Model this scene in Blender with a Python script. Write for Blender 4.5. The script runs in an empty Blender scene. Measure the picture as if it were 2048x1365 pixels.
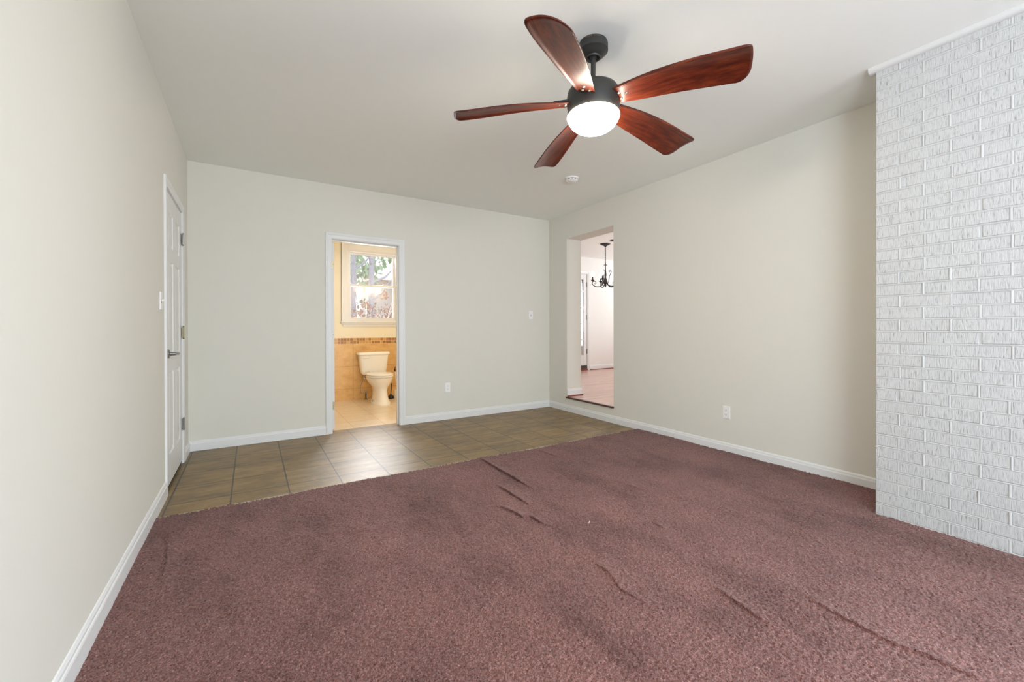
import bpy, bmesh, math, random
import numpy as np
from mathutils import Vector, Matrix, Euler
random.seed(7)
np.random.seed(7)
scene = bpy.context.scene
COL = scene.collection
PI = math.pi

# ------------------------------------------------------------------ camera
CAM_H = 1.115
F_PX, YAW, HY, PIT, ROL = 837.563, 0.557035, 660.575, 0.0034217, 0.0022657
cam_data = bpy.data.cameras.new('camera')
cam_data.sensor_fit = 'HORIZONTAL'
cam_data.sensor_width = 36.0
cam_data.lens = F_PX / 2048 * 36.0
cam_data.shift_y = -(682.5 - HY) / 2048
cam_data.clip_start = 0.02
cam_data.clip_end = 200
cam = bpy.data.objects.new('camera', cam_data)
COL.objects.link(cam)
fw = Vector((math.sin(YAW), math.cos(YAW), 0)); rt = Vector((math.cos(YAW), -math.sin(YAW), 0)); up = Vector((0, 0, 1))
fw2 = fw * math.cos(PIT) - up * math.sin(PIT); up2 = up * math.cos(PIT) + fw * math.sin(PIT)
rt3 = rt * math.cos(ROL) - up2 * math.sin(ROL); up3 = up2 * math.cos(ROL) + rt * math.sin(ROL)
m = Matrix((rt3, up3, -fw2)).transposed().to_4x4()
m.translation = Vector((0, 0, CAM_H))
cam.matrix_world = m
scene.camera = cam

# ------------------------------------------------------------------ exposure, sky, lights
scene.view_settings.view_transform = 'Standard'
scene.view_settings.look = 'None'
scene.view_settings.gamma = 1.0
scene.view_settings.use_curve_mapping = False
scene.view_settings.exposure = 0.12
scene.cycles.max_bounces = 14
scene.cycles.diffuse_bounces = 8
scene.cycles.caustics_reflective = False
scene.cycles.caustics_refractive = False
scene.cycles.sample_clamp_indirect = 8.0

world = bpy.data.worlds.new('world'); scene.world = world
world.use_nodes = True
bg = world.node_tree.nodes['Background']
bg.inputs[0].default_value = (0.86, 0.93, 1.0, 1); bg.inputs[1].default_value = 1.6

def area(name, loc, rot, sx, sy, power, col):
    d = bpy.data.lights.new(name, 'AREA'); d.shape = 'RECTANGLE'; d.size = sx; d.size_y = sy
    d.energy = power; d.color = col
    o = bpy.data.objects.new(name, d); o.location = loc; o.rotation_euler = rot; COL.objects.link(o)
    return o
XLW = -0.489
W_REAR, W_SIDE, W_LEFT_FILL, W_BATH, W_DINE_FILL = 320.0, 270.0, 190.0, 95.0, 120.0
area('daylight_rear_window', (1.5, -6.75, 1.15), (PI/2+0.62, 0, 0), 2.9, 2.0, W_REAR, (0.78, 0.89, 1.0))  # light of an unseen window, tilted up to fill the ceiling
area('daylight_side_window', (3.78, -1.95, 1.4), (PI/2-0.9, 0, PI/2), 2.0, 1.5, W_SIDE, (0.68, 0.84, 1.0))
area('fill_left_unseen', (XLW-0.17, -2.2, 1.4), (PI/2+0.6, 0, -PI/2), 2.0, 1.5, W_LEFT_FILL, (0.78, 0.89, 1.0))  # unseen fill added to lift the right wall, carpet and ceiling
area('daylight_bathroom_window', (1.665, 7.25, 1.8), (-PI/2+0.5, 0, 0), 0.75, 1.1, W_BATH, (0.95, 0.97, 1.0))
area('fill_dining_unseen', (8.75, 4.5, 1.55), (PI/2+1.0, 0, PI/2), 2.6, 1.9, W_DINE_FILL, (0.88, 0.95, 1.0))  # unseen fill added to brighten the dining room, aimed at its ceiling

# ------------------------------------------------------------------ materials
def srgb(r, g, b):
    f = lambda c: (c/255/12.92) if c/255 <= 0.04045 else ((c/255+0.055)/1.055)**2.4
    return (f(r), f(g), f(b), 1)
class NT:
    def __init__(s, name):
        s.m = bpy.data.materials.new(name); s.m.use_nodes = True
        s.n = s.m.node_tree.nodes; s.l = s.m.node_tree.links
        s.b = s.n['Principled BSDF']
    def new(s, t, **kw):
        x = s.n.new(t)
        for k, v in kw.items():
            if k.startswith('i_'):
                x.inputs[k[2:].replace('_', ' ')].default_value = v
            else: setattr(x, k, v)
        return x
    def link(s, a, b): s.l.new(a, b)
    def coord(s, scale=(1, 1, 1), rot=(0, 0, 0), loc=(0, 0, 0)):
        c = s.new('ShaderNodeNewGeometry'); mp = s.new('ShaderNodeMapping')
        mp.inputs['Scale'].default_value = scale; mp.inputs['Rotation'].default_value = rot; mp.inputs['Location'].default_value = loc
        s.link(c.outputs['Position'], mp.inputs['Vector']); return mp.outputs['Vector']
    def ocoord(s, scale=(1, 1, 1)):
        c = s.new('ShaderNodeTexCoord'); mp = s.new('ShaderNodeMapping')
        mp.inputs['Scale'].default_value = scale
        s.link(c.outputs['Object'], mp.inputs['Vector']); return mp.outputs['Vector']
    def noise(s, vec, scale, detail=3, rough=0.55):
        x = s.new('ShaderNodeTexNoise'); x.inputs['Scale'].default_value = scale
        x.inputs['Detail'].default_value = detail; x.inputs['Roughness'].default_value = rough
        s.link(vec, x.inputs['Vector']); return x.outputs['Fac']
    def ramp(s, fac, stops, mode='LINEAR'):
        x = s.new('ShaderNodeValToRGB'); x.color_ramp.interpolation = mode
        e = x.color_ramp.elements
        while len(e) < len(stops): e.new(0.5)
        for i, (p, c) in enumerate(stops): e[i].position = p; e[i].color = c
        s.link(fac, x.inputs['Fac']); return x.outputs['Color']
    def mix(s, fac, a, b, mode='MIX'):
        x = s.new('ShaderNodeMix', data_type='RGBA', blend_type=mode)
        for sock, v in ((x.inputs[0], fac), (x.inputs[6], a), (x.inputs[7], b)):
            if isinstance(v, (float, int, tuple)): sock.default_value = v
            else: s.link(v, sock)
        return x.outputs[2]
    def bump(s, h, strength=0.3, dist=0.01, normal=None):
        x = s.new('ShaderNodeBump'); x.inputs['Strength'].default_value = strength; x.inputs['Distance'].default_value = dist
        s.link(h, x.inputs['Height'])
        if normal is not None: s.link(normal, x.inputs['Normal'])
        return x.outputs['Normal']
    def set(s, col=None, rough=None, metal=None, spec=None, normal=None):
        if col is not None:
            if isinstance(col, tuple): s.b.inputs['Base Color'].default_value = col
            else: s.link(col, s.b.inputs['Base Color'])
        if rough is not None:
            if isinstance(rough, float): s.b.inputs['Roughness'].default_value = rough
            else: s.link(rough, s.b.inputs['Roughness'])
        if metal is not None: s.b.inputs['Metallic'].default_value = metal
        if spec is not None: s.b.inputs['Specular IOR Level'].default_value = spec
        if normal is not None: s.link(normal, s.b.inputs['Normal'])
        return s.m
def plain(name, col, rough=0.5, metal=0.0, spec=0.5, var=0.04, bump=0.0, bscale=120):
    t = NT(name); v = t.coord()
    n = t.noise(v, 9, 3)
    c2 = tuple(max(0, c*(1-2*var)) for c in col[:3]) + (1,)
    cc = t.mix(n, c2, col)
    nm = t.bump(t.noise(v, bscale, 2), bump, 0.002) if bump else None
    return t.set(cc, rough, metal, spec, nm)
def emit(name, col, strength):
    t = NT(name); t.b.inputs['Base Color'].default_value = (0.9, 0.9, 0.88, 1)
    t.b.inputs['Emission Color'].default_value = col; t.b.inputs['Emission Strength'].default_value = strength
    t.b.inputs['Roughness'].default_value = 0.3
    return t.m

M = {}
M['paint'] = plain('wall_paint', (0.715, 0.698, 0.632, 1), 0.75, var=0.01, bump=0.06, bscale=260, spec=0.25)
M['paint_cream'] = plain('bathroom_paint', (0.84, 0.78, 0.62, 1), 0.6, var=0.01, spec=0.3)
M['paint_white'] = plain('dining_paint', (0.80, 0.78, 0.75, 1), 0.7, var=0.01, spec=0.25)
M['ceiling'] = plain('ceiling_paint', (0.89, 0.915, 0.885, 1), 0.85, var=0.008, bump=0.05, bscale=300, spec=0.2)
M['trim'] = plain('trim_white', (0.76, 0.765, 0.76, 1), 0.35, var=0.01, spec=0.4)
M['door'] = plain('door_white', (0.74, 0.74, 0.725, 1), 0.4, var=0.01, spec=0.4)
M['crown'] = plain('crown_white', (0.60, 0.60, 0.59, 1), 0.4, var=0.01, spec=0.4)
M['plastic'] = plain('white_plastic', (0.86, 0.86, 0.85, 1), 0.35, var=0.01)
M['slot'] = plain('dark_slot', (0.03, 0.03, 0.03, 1), 0.7)
M['nickel'] = plain('satin_nickel', (0.34, 0.33, 0.31, 1), 0.32, 1.0)
M['brass'] = plain('aged_brass', (0.36, 0.31, 0.18, 1), 0.38, 0.9)
M['chrome'] = plain('chrome', (0.75, 0.75, 0.76, 1), 0.15, 1.0)
M['bronze'] = plain('oil_bronze', (0.034, 0.033, 0.030, 1), 0.42, 0.15, 0.45)
M['iron'] = plain('dark_iron', (0.045, 0.038, 0.038, 1), 0.5, 0.5)
M['letter'] = plain('letter_tan', (0.22, 0.17, 0.10, 1), 0.5, 0.3)
M['ceramic'] = plain('ceramic', (0.88, 0.85, 0.79, 1), 0.12, var=0.01)
M['seat'] = plain('seat_white', (0.90, 0.87, 0.81, 1), 0.2, var=0.01)
M['black'] = plain('black_rubber', (0.02, 0.02, 0.02, 1), 0.55)
M['pipe'] = plain('dark_pipe', (0.05, 0.035, 0.02, 1), 0.4, 0.6)
M['hose'] = plain('steel_hose', (0.45, 0.42, 0.36, 1), 0.35, 0.9, bump=0.4, bscale=700)
M['shoe'] = plain('red_oak_trim', srgb(128, 52, 38), 0.35, var=0.12)
M['nosing'] = plain('dark_cherry_nosing', srgb(84, 34, 24), 0.3, var=0.15)
M['strip'] = plain('metal_edge_strip', (0.50, 0.46, 0.38, 1), 0.35, 0.4, var=0.1)
M['lint'] = plain('lint', (0.85, 0.80, 0.75, 1), 0.8)
M['globe'] = emit('lamp_globe', (1.0, 0.89, 0.73, 1), 88.0)
M['bulb'] = emit('candle_bulb', (1.0, 0.95, 0.88, 1), 9.0)
M['vanity'] = emit('vanity_shade', (1.0, 0.74, 0.43, 1), 33.0)

def mat_floor_tile(name, pitch, ox, oy, tones, grout, rough, mort, stretch=(1, 1, 1), spec=0.5, nscale=4.0):
    t = NT(name); v = t.coord()
    br = t.new('ShaderNodeTexBrick'); br.offset = 0.0; br.offset_frequency = 2; br.squash = 1.0
    br.inputs['Scale'].default_value = 1.0; br.inputs['Mortar Size'].default_value = mort
    br.inputs['Mortar Smooth'].default_value = 0.1; br.inputs['Bias'].default_value = 0.0
    br.inputs['Brick Width'].default_value = pitch; br.inputs['Row Height'].default_value = pitch
    br.inputs['Color1'].default_value = (0.35, 0.35, 0.35, 1); br.inputs['Color2'].default_value = (0.65, 0.65, 0.65, 1)
    mp = t.new('ShaderNodeMapping'); mp.inputs['Location'].default_value = (-ox + 20*pitch, -oy + 20*pitch, 0)
    t.link(v, mp.inputs['Vector']); t.link(mp.outputs['Vector'], br.inputs['Vector'])
    v2 = t.coord(stretch)
    n1 = t.noise(v2, nscale, 6, 0.65); n2 = t.noise(v2, nscale*5, 4, 0.6)
    sm = t.new('ShaderNodeMath', operation='MULTIPLY_ADD'); t.link(n2, sm.inputs[0]); sm.inputs[1].default_value = 0.35; t.link(n1, sm.inputs[2])
    sm2 = t.new('ShaderNodeMath', operation='MULTIPLY_ADD'); t.link(br.outputs['Color'], sm2.inputs[0]); sm2.inputs[1].default_value = 0.35; t.link(sm.outputs[0], sm2.inputs[2])
    sm3 = t.new('ShaderNodeMath', operation='SUBTRACT'); t.link(sm2.outputs[0], sm3.inputs[0]); sm3.inputs[1].default_value = 0.36
    c = t.ramp(sm3.outputs[0], tones)
    cc = t.mix(br.outputs['Fac'], c, grout)
    inv = t.new('ShaderNodeMath', operation='SUBTRACT'); inv.inputs[0].default_value = 1.0; t.link(br.outputs['Fac'], inv.inputs[1])
    nm = t.bump(inv.outputs[0], 0.5, 0.003); nm = t.bump(n2, 0.12, 0.004, nm)
    return t.set(cc, rough, 0.0, spec, nm)
M['slate'] = mat_floor_tile('slate_tile', 0.3375, 0.22, 3.39,
    [(0.20, srgb(84, 70, 52)), (0.40, srgb(118, 98, 66)), (0.58, srgb(144, 117, 76)), (0.78, srgb(158, 140, 108))],
    srgb(78, 67, 55), 0.43, 0.005, (0.8, 2.2, 1))
M['travertine'] = mat_floor_tile('bathroom_floor_tile', 0.345, 0.98, 4.93,
    [(0.25, srgb(216, 198, 168)), (0.55, srgb(228, 212, 186)), (0.8, srgb(236, 222, 200))],
    srgb(196, 158, 108), 0.28, 0.003, (1, 2, 1))

def mat_wall_tile():
    t = NT('bathroom_wall_tile'); v0 = t.new('ShaderNodeNewGeometry').outputs['Position']
    sp = t.new('ShaderNodeSeparateXYZ'); t.link(v0, sp.inputs[0])
    cb = t.new('ShaderNodeCombineXYZ'); t.link(sp.outputs['X'], cb.inputs[0]); t.link(sp.outputs['Z'], cb.inputs[1])
    def brick(w, h, ox, oz, c1, c2, mort, morts):
        br = t.new('ShaderNodeTexBrick'); br.offset = 0; br.squash = 1
        br.inputs['Scale'].default_value = 1; br.inputs['Mortar Size'].default_value = morts
        br.inputs['Mortar Smooth'].default_value = 0.1; br.inputs['Bias'].default_value = 0
        br.inputs['Brick Width'].default_value = w; br.inputs['Row Height'].default_value = h
        br.inputs['Color1'].default_value = c1; br.inputs['Color2'].default_value = c2; br.inputs['Mortar'].default_value = mort
        mp = t.new('ShaderNodeMapping'); mp.inputs['Location'].default_value = (-ox + 20*w, -oz + 20*h, 0)
        t.link(cb.outputs[0], mp.inputs['Vector']); t.link(mp.outputs['Vector'], br.inputs['Vector']); return br
    b1 = brick(0.350, 0.353, 1.359, 0.177, (0, 0, 0, 1), (1, 1, 1, 1), (0, 0, 0, 1), 0.0025)
    n = t.noise(t.coord((1, 1, 1.4)), 7, 6, 0.65)
    c1 = t.ramp(n, [(0.3, srgb(196, 150, 86)), (0.5, srgb(212, 170, 106)), (0.72, srgb(224, 186, 124))])
    big = t.mix(b1.outputs['Fac'], c1, srgb(182, 132, 70))
    b2 = brick(0.0466, 0.0466, 1.359, 0.880, (0, 0, 0, 1), (1, 1, 1, 1), (0.2, 0.2, 0.2, 1), 0.003)
    pick = t.ramp(b2.outputs['Color'], [(0.0, srgb(206, 160, 92)), (0.40, srgb(196, 150, 86)), (0.46, srgb(168, 116, 64)), (0.75, srgb(152, 100, 54))], 'CONSTANT')
    n3 = t.noise(t.coord(), 60, 3)
    pick = t.mix(n3, pick, t.mix(1.0, pick, (0.75, 0.72, 0.7, 1), 'MULTIPLY'))
    small = t.mix(b2.outputs['Fac'], pick, srgb(222, 186, 122))
    gt = t.new('ShaderNodeMath', operation='GREATER_THAN'); t.link(sp.outputs['Z'], gt.inputs[0]); gt.inputs[1].default_value = 0.880
    cc = t.mix(gt.outputs[0], big, small)
    return t.set(cc, 0.3, 0, 0.5, t.bump(n, 0.08, 0.003))
M['walltile'] = mat_wall_tile()

def mat_wood_floor():
    t = NT('dining_wood_floor'); v = t.coord((1, 1, 1))
    br = t.new('ShaderNodeTexBrick'); br.offset = 0.37; br.offset_frequency = 2
    br.inputs['Scale'].default_value = 1; br.inputs['Brick Width'].default_value = 0.9; br.inputs['Row Height'].default_value = 0.075
    br.inputs['Mortar Size'].default_value = 0.0015; br.inputs['Color1'].default_value = srgb(218, 182, 168); br.inputs['Color2'].default_value = srgb(230, 196, 182)
    br.inputs['Mortar'].default_value = srgb(112, 54, 42)
    t.link(v, br.inputs['Vector'])
    n = t.noise(t.coord((2, 24, 1)), 3, 4)
    c = t.mix(n, br.outputs['Color'], t.mix(1.0, br.outputs['Color'], (0.8, 0.74, 0.7, 1), 'MULTIPLY'))
    return t.set(c, 0.25, 0, 0.5)
M['oak'] = mat_wood_floor()

def mat_brick():
    t = NT('painted_brick'); 
    vs = t.coord((1, 1, 0.14)); n1 = t.noise(vs, 190, 3, 0.62)
    vs2 = t.coord((1, 1, 0.3)); n2 = t.noise(vs2, 90, 4, 0.7)
    patch = t.noise(t.coord(), 7, 2)
    base = t.mix(patch, (0.485, 0.485, 0.482, 1), (0.53, 0.53, 0.527, 1))
    pits = t.ramp(n1, [(0.30, (0.50, 0.49, 0.48, 1)), (0.36, (0.80, 0.80, 0.79, 1)), (0.50, (1, 1, 1, 1))])
    c = t.mix(1.0, base, pits, 'MULTIPLY')
    nm = t.bump(n1, 0.75, 0.004); nm = t.bump(n2, 0.35, 0.004, nm)
    return t.set(c, 0.5, 0, 0.35, nm)
M['brick'] = mat_brick()
M['mortar'] = plain('painted_mortar', (0.515, 0.515, 0.508, 1), 0.5, var=0.02, bump=0.25, bscale=60, spec=0.35)

def mat_carpet():
    t = NT('carpet_pile'); v = t.coord()
    n1 = t.noise(v, 190, 3, 0.7)
    c = t.ramp(n1, [(0.28, srgb(48, 28, 26)), (0.45, srgb(112, 76, 71)), (0.60, srgb(142, 103, 97)), (0.76, srgb(200, 164, 158))])  # yarn speckle; darkest stop also paints the shade between tufts
    n2 = t.noise(t.coord((1, 0.55, 1)), 2.6, 6, 0.68)
    nap = t.ramp(n2, [(0.32, (0.58, 0.53, 0.53, 1)), (0.48, (0.90, 0.88, 0.88, 1)), (0.68, (1.14, 1.12, 1.12, 1))])  # random tones; pile-direction shading painted in together with wear
    c = t.mix(1.0, c, nap, 'MULTIPLY')
    t.b.inputs['Sheen Weight'].default_value = 0.25
    t.b.inputs['Sheen Roughness'].default_value = 0.5
    t.b.inputs['Sheen Tint'].default_value = (1, 0.9, 0.9, 1)
    return t.set(c, 0.95, 0, 0.05, t.bump(n1, 0.5, 0.005))
M['carpet'] = mat_carpet()

def mat_blade():
    t = NT('walnut_blade'); v = t.ocoord((3.0, 34, 34)); n = t.noise(v, 1.6, 6, 0.7)
    w = t.noise(t.ocoord((5, 9, 9)), 1.5, 4, 0.6)
    c = t.ramp(n, [(0.3, srgb(58, 18, 12)), (0.5, srgb(92, 36, 20)), (0.68, srgb(124, 56, 28))])
    c = t.mix(w, t.mix(1.0, c, (0.6, 0.5, 0.5, 1), 'MULTIPLY'), c)
    return t.set(c, 0.34, 0, 0.35, t.bump(n, 0.06, 0.002))
M['walnut'] = mat_blade()

def mat_glass():
    t = NT('window_glass')
    out = t.n['Material Output']
    tr = t.new('ShaderNodeBsdfTransparent'); gl = t.new('ShaderNodeBsdfGlossy'); gl.inputs['Roughness'].default_value = 0.02
    fr = t.new('ShaderNodeFresnel'); fr.inputs['IOR'].default_value = 1.5
    ad = t.new('ShaderNodeMath', operation='ADD'); ad.use_clamp = True; ad.inputs[1].default_value = 0.03; t.link(fr.outputs[0], ad.inputs[0])
    mx = t.new('ShaderNodeMixShader'); t.link(ad.outputs[0], mx.inputs[0]); t.link(tr.outputs[0], mx.inputs[1]); t.link(gl.outputs[0], mx.inputs[2])
    t.link(mx.outputs[0], out.inputs['Surface']); return t.m
M['glass'] = mat_glass()
M['bark'] = plain('grey_bark', srgb(196, 192, 206), 0.9, var=0.25, bump=0.6, bscale=25)
M['twig'] = plain('pale_twig', srgb(236, 226, 222), 0.8, var=0.1)
M['leaf'] = plain('pale_green_leaf', srgb(200, 226, 190), 0.8, var=0.2)
M['leafred'] = plain('russet_leaf', srgb(206, 160, 140), 0.8, var=0.25)
M['soil'] = plain('leaf_litter', srgb(150, 122, 104), 0.95, var=0.3)
M['siding'] = plain('pink_siding', srgb(240, 226, 220), 0.8, var=0.05)
M['backdrop'] = plain('backdrop_pale', (0.82, 0.82, 0.80, 1), 0.8)  # bright surface added behind the dining door glass
M['hedge'] = plain('dark_bush_leaf', srgb(150, 146, 116), 0.9, var=0.25)

# ------------------------------------------------------------------ mesh helpers
ORIGIN = {}
class MB:
    def __init__(s): s.v = []; s.f = []
    def add(s, v, f):
        k = len(s.v); s.v += [tuple(p) for p in v]; s.f += [tuple(i+k for i in q) for q in f]; return s
    def box(s, x0, x1, y0, y1, z0, z1, mat=None):
        v = [(x, y, z) for x in (x0, x1) for y in (y0, y1) for z in (z0, z1)]
        if mat is not None: v = [mat @ Vector(p) for p in v]
        return s.add(v, [(0, 1, 3, 2), (4, 6, 7, 5), (0, 4, 5, 1), (2, 3, 7, 6), (0, 2, 6, 4), (1, 5, 7, 3)])
    def loft(s, rings, cap0=True, cap1=True, closed=False):
        n = len(rings[0]); v = [p for r in rings for p in r]; f = []
        m_ = len(rings)
        for i in range(m_ if closed else m_-1):
            for j in range(n):
                a, b = i*n+j, i*n+(j+1) % n; c, d = ((i+1) % m_)*n+(j+1) % n, ((i+1) % m_)*n+j
                f.append((a, b, c, d))
        if not closed:
            if cap0: f.append(tuple(range(n-1, -1, -1)))
            if cap1: f.append(tuple(range((m_-1)*n, m_*n)))
        return s.add(v, f)
    def lathe(s, prof, c=(0, 0, 0), n=32, axis='z'):
        rings = []
        for r, z in prof:
            ring = []
            for j in range(n):
                a = 2*PI*j/n; p = (r*math.cos(a), r*math.sin(a), z)
                if axis == 'y': p = (p[0], p[2], p[1])
                if axis == 'x': p = (p[2], p[0], p[1])
                ring.append((p[0]+c[0], p[1]+c[1], p[2]+c[2]))
            rings.append(ring)
        return s.loft(rings)
    def tube(s, pts, r, n=8):
        pts = [Vector(p) for p in pts]; rings = []; ref = None
        rr = r if isinstance(r, (list, tuple)) else [r]*len(pts)
        for i, p in enumerate(pts):
            t = (pts[min(i+1, len(pts)-1)] - pts[max(i-1, 0)]).normalized()
            if ref is None: ref = Vector((0, 0, 1)) if abs(t.z) < 0.9 else Vector((1, 0, 0))
            a = t.cross(ref).normalized(); b = a.cross(t).normalized(); ref = b
            rings.append([tuple(p + (a*math.cos(2*PI*j/n) + b*math.sin(2*PI*j/n))*rr[i]) for j in range(n)])
        return s.loft(rings)
    def build(s, name, mat, parent=None, smooth=False, bevel=0.0, base=None, seg=2):
        o_ = Vector((0, 0, 0))
        if parent is not None: o_ = ORIGIN[parent.name]
        elif base is not None: o_ = Vector(base)
        me = bpy.data.meshes.new(name)
        me.from_pydata([tuple(Vector(p) - o_) for p in s.v], [], s.f)
        bm = bmesh.new(); bm.from_mesh(me); bmesh.ops.recalc_face_normals(bm, faces=bm.faces); bm.to_mesh(me); bm.free()
        me.materials.append(mat)
        if smooth:
            me.polygons.foreach_set('use_smooth', [True]*len(me.polygons))
            me.update()
            try: me.set_sharp_from_angle(angle=math.radians(40))
            except Exception: pass
        ob = bpy.data.objects.new(name, me); COL.objects.link(ob)
        ORIGIN[ob.name] = o_
        if parent is not None: ob.parent = parent
        else: ob.location = o_
        if bevel:
            b = ob.modifiers.new('edge', 'BEVEL'); b.width = bevel; b.segments = seg; b.limit_method = 'ANGLE'; b.angle_limit = math.radians(40)
        return ob
def thing(name, loc, label, cat, group=None):
    o = bpy.data.objects.new(name, None); o.location = loc; COL.objects.link(o)
    o.empty_display_size = 0.05; ORIGIN[o.name] = Vector(loc)
    o['label'] = label; o['category'] = cat
    if group: o['group'] = group
    return o
def tag(o, label, cat, group=None):
    o['label'] = label; o['category'] = cat
    if group: o['group'] = group
    return o
def struct(o, label=None):
    o['kind'] = 'structure'
    if label: o['label'] = label
    return o
def box(name, mat, b, parent=None, bevel=0.0, base=None):
    return MB().box(*b).build(name, mat, parent, bevel=bevel, base=base)

# ------------------------------------------------------------------ room dimensions
XL, YB, XR, ZC = -0.489, 4.799, 3.616, 2.654
YR = -6.5                       # rear wall behind the camera
XC, YC, YE = 3.141, 0.967, -0.85           # painted brick chimney breast: face and far end
YCARP = 3.175
WT = 0.12
BATH_Y0, BATH_Y1, BATH_X0, BATH_X1, BATH_Z = YB+WT, 6.92, 0.40, 3.40, 2.60
DX0, DX1, DY0, DY1, DZ0, DZ = 3.864, 8.60, 2.0, 6.957, 0.195, 2.68

# ---- floors and ceilings
struct(box('floor', M['slate'], (XL-WT, XR+0.02, YCARP-0.02, YB+WT+0.005, -0.1, 0.0)), 'brown slate-look tile floor along the far wall')
struct(box('floor', M['soil'], (XL-WT, XR+0.02, YR-WT, YCARP-0.02, -0.1, -0.012)), 'subfloor under the carpet')
struct(box('floor', M['travertine'], (BATH_X0-WT, BATH_X1+WT, YB+WT+0.005, BATH_Y1+WT, -0.1, 0.0)), 'pale beige tile floor of the bathroom')
struct(box('floor', M['oak'], (XR+0.012, DX1, DY0, DY1, DZ0-0.09, DZ0)), 'raised reddish wood floor of the dining room')
struct(box('ceiling', M['ceiling'], (XL-WT, XR+0.02, YR-WT, YB+0.02, ZC, ZC+0.1)), 'flat white ceiling of the main room')
struct(box('ceiling', M['paint_white'], (BATH_X0-WT, BATH_X1+WT, YB+WT, BATH_Y1+WT, BATH_Z, BATH_Z+0.1)), 'bathroom ceiling')
struct(box('ceiling', M['paint_white'], (DX0-0.02, DX1+WT, DY0-WT, DY1+WT, DZ, DZ+0.1)), 'white dining room ceiling')

# ---- walls
DL0, DL1, DLZ = 3.645, 4.405, 2.080     # left door opening
w = MB()
LY0, LY1 = -3.25, -1.15
w.box(XL-WT, XL, LY1, DL0-0.004, -0.1, ZC+0.05); w.box(XL-WT, XL, YR-WT, LY0, -0.1, ZC+0.05); w.box(XL-WT, XL, LY0, LY1, -0.1, 0.55); w.box(XL-WT, XL, LY0, LY1, 2.25, ZC+0.05); w.box(XL-WT, XL, DL1+0.004, YB+WT, -0.1, ZC+0.05); w.box(XL-WT, XL, DL0-0.004, DL1+0.004, DLZ+0.004, ZC+0.05)
struct(w.build('wall_left', M['paint']), 'pale cream wall with the white panel door')
BO0, BO1, BOZ = 0.735, 1.451, 2.075     # bathroom door opening
w = MB()
w.box(XL-WT, BO0-0.018, YB, YB+WT, -0.1, ZC+0.05); w.box(BO1+0.018, XR+0.25, YB, YB+WT, -0.1, ZC+0.05); w.box(BO0-0.018, BO1+0.018, YB, YB+WT, BOZ+0.018, ZC+0.05)
struct(w.build('wall_back', M['paint']), 'pale greenish cream wall with the bathroom doorway')
OP0, OP1, OPZ = 3.548, 4.405, 2.327     # cased opening into the dining room
w = MB()
SY0, SY1, SZ0, SZ1 = -3.0, -0.9, 0.55, 2.25
w.box(XR, DX0, SY1, OP0, -0.1, ZC+0.1); w.box(XR, DX0, YR-WT, SY0, -0.1, ZC+0.1); w.box(XR, DX0, SY0, SY1, -0.1, SZ0); w.box(XR, DX0, SY0, SY1, SZ1, ZC+0.1); w.box(XR, DX0, OP1, DY1+WT, -0.1, ZC+0.1)
w.box(XR, DX0, OP0, OP1, OPZ, ZC+0.1); w.box(XR, DX0, OP0, OP1, -0.1, DZ0-0.006)
struct(w.build('wall_right', M['paint']), 'pale cream wall with the opening to the dining room')
w = MB(); WX0, WX1, WZ0, WZ1 = 0.1, 2.9, 0.12, 2.40
w.box(XL-WT, WX0, YR-WT, YR, -0.1, ZC+0.05); w.box(WX1, XR+0.25, YR-WT, YR, -0.1, ZC+0.05)
w.box(WX0, WX1, YR-WT, YR, -0.1, WZ0); w.box(WX0, WX1, YR-WT, YR, WZ1, ZC+0.05)
struct(w.build('wall_rear', M['paint']))
w = MB()
for x in (WX0, (WX0+WX1)/2-0.03, WX1-0.06): w.box(x, x+0.06, YR-0.09, YR-0.03, WZ0, WZ1)
for z in (WZ0, (WZ0+WZ1)/2-0.02, WZ1-0.06): w.box(WX0, WX1, YR-0.09, YR-0.03, z, z+0.05)
struct(w.build('window_2', M['trim'], bevel=0.004))
w = MB()
for y in (SY0, (SY0+SY1)/2-0.03, SY1-0.06): w.box(XR+0.05, XR+0.10, y, y+0.06, SZ0, SZ1)
for z in (SZ0, (SZ0+SZ1)/2-0.02, SZ1-0.06): w.box(XR+0.05, XR+0.10, SY0, SY1, z, z+0.05)
struct(w.build('window_3', M['trim'], bevel=0.004))
w = MB()
for y in (LY0, (LY0+LY1)/2-0.03, LY1-0.06): w.box(XL-0.10, XL-0.05, y, y+0.06, 0.55, 2.25)
for z in (0.55, 1.38, 2.19): w.box(XL-0.10, XL-0.05, LY0, LY1, z, z+0.05)
struct(w.build('window_fill', M['trim'], bevel=0.004))  # unseen frame added around the left fill light

# ---- bathroom shell
BW0, BW1, BWZ0, BWZ1 = 1.275, 2.065, 1.235, 2.36
w = MB()
w.box(BATH_X0-WT, BW0, BATH_Y1, BATH_Y1+WT, -0.1, BATH_Z+0.05); w.box(BW1, BATH_X1+WT, BATH_Y1, BATH_Y1+WT, -0.1, BATH_Z+0.05)
w.box(BW0, BW1, BATH_Y1, BATH_Y1+WT, -0.1, BWZ0); w.box(BW0, BW1, BATH_Y1, BATH_Y1+WT, BWZ1, BATH_Z+0.05)
struct(w.build('wall_bathroom_back', M['paint_cream']), 'cream bathroom wall around the window')
struct(box('wall_bathroom_left', M['paint_cream'], (BATH_X0-WT, BATH_X0, YB+WT, BATH_Y1, -0.1, BATH_Z+0.05)))
struct(box('wall_bathroom_right', M['paint_cream'], (BATH_X1, XR, YB+WT, BATH_Y1+WT, -0.1, BATH_Z+0.05)))
struct(box('trim_1', M['walltile'], (BATH_X0, BATH_X1, BATH_Y1-0.010, BATH_Y1, 0.0, 0.973)), 'tan wall tile with brown mosaic border')

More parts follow.
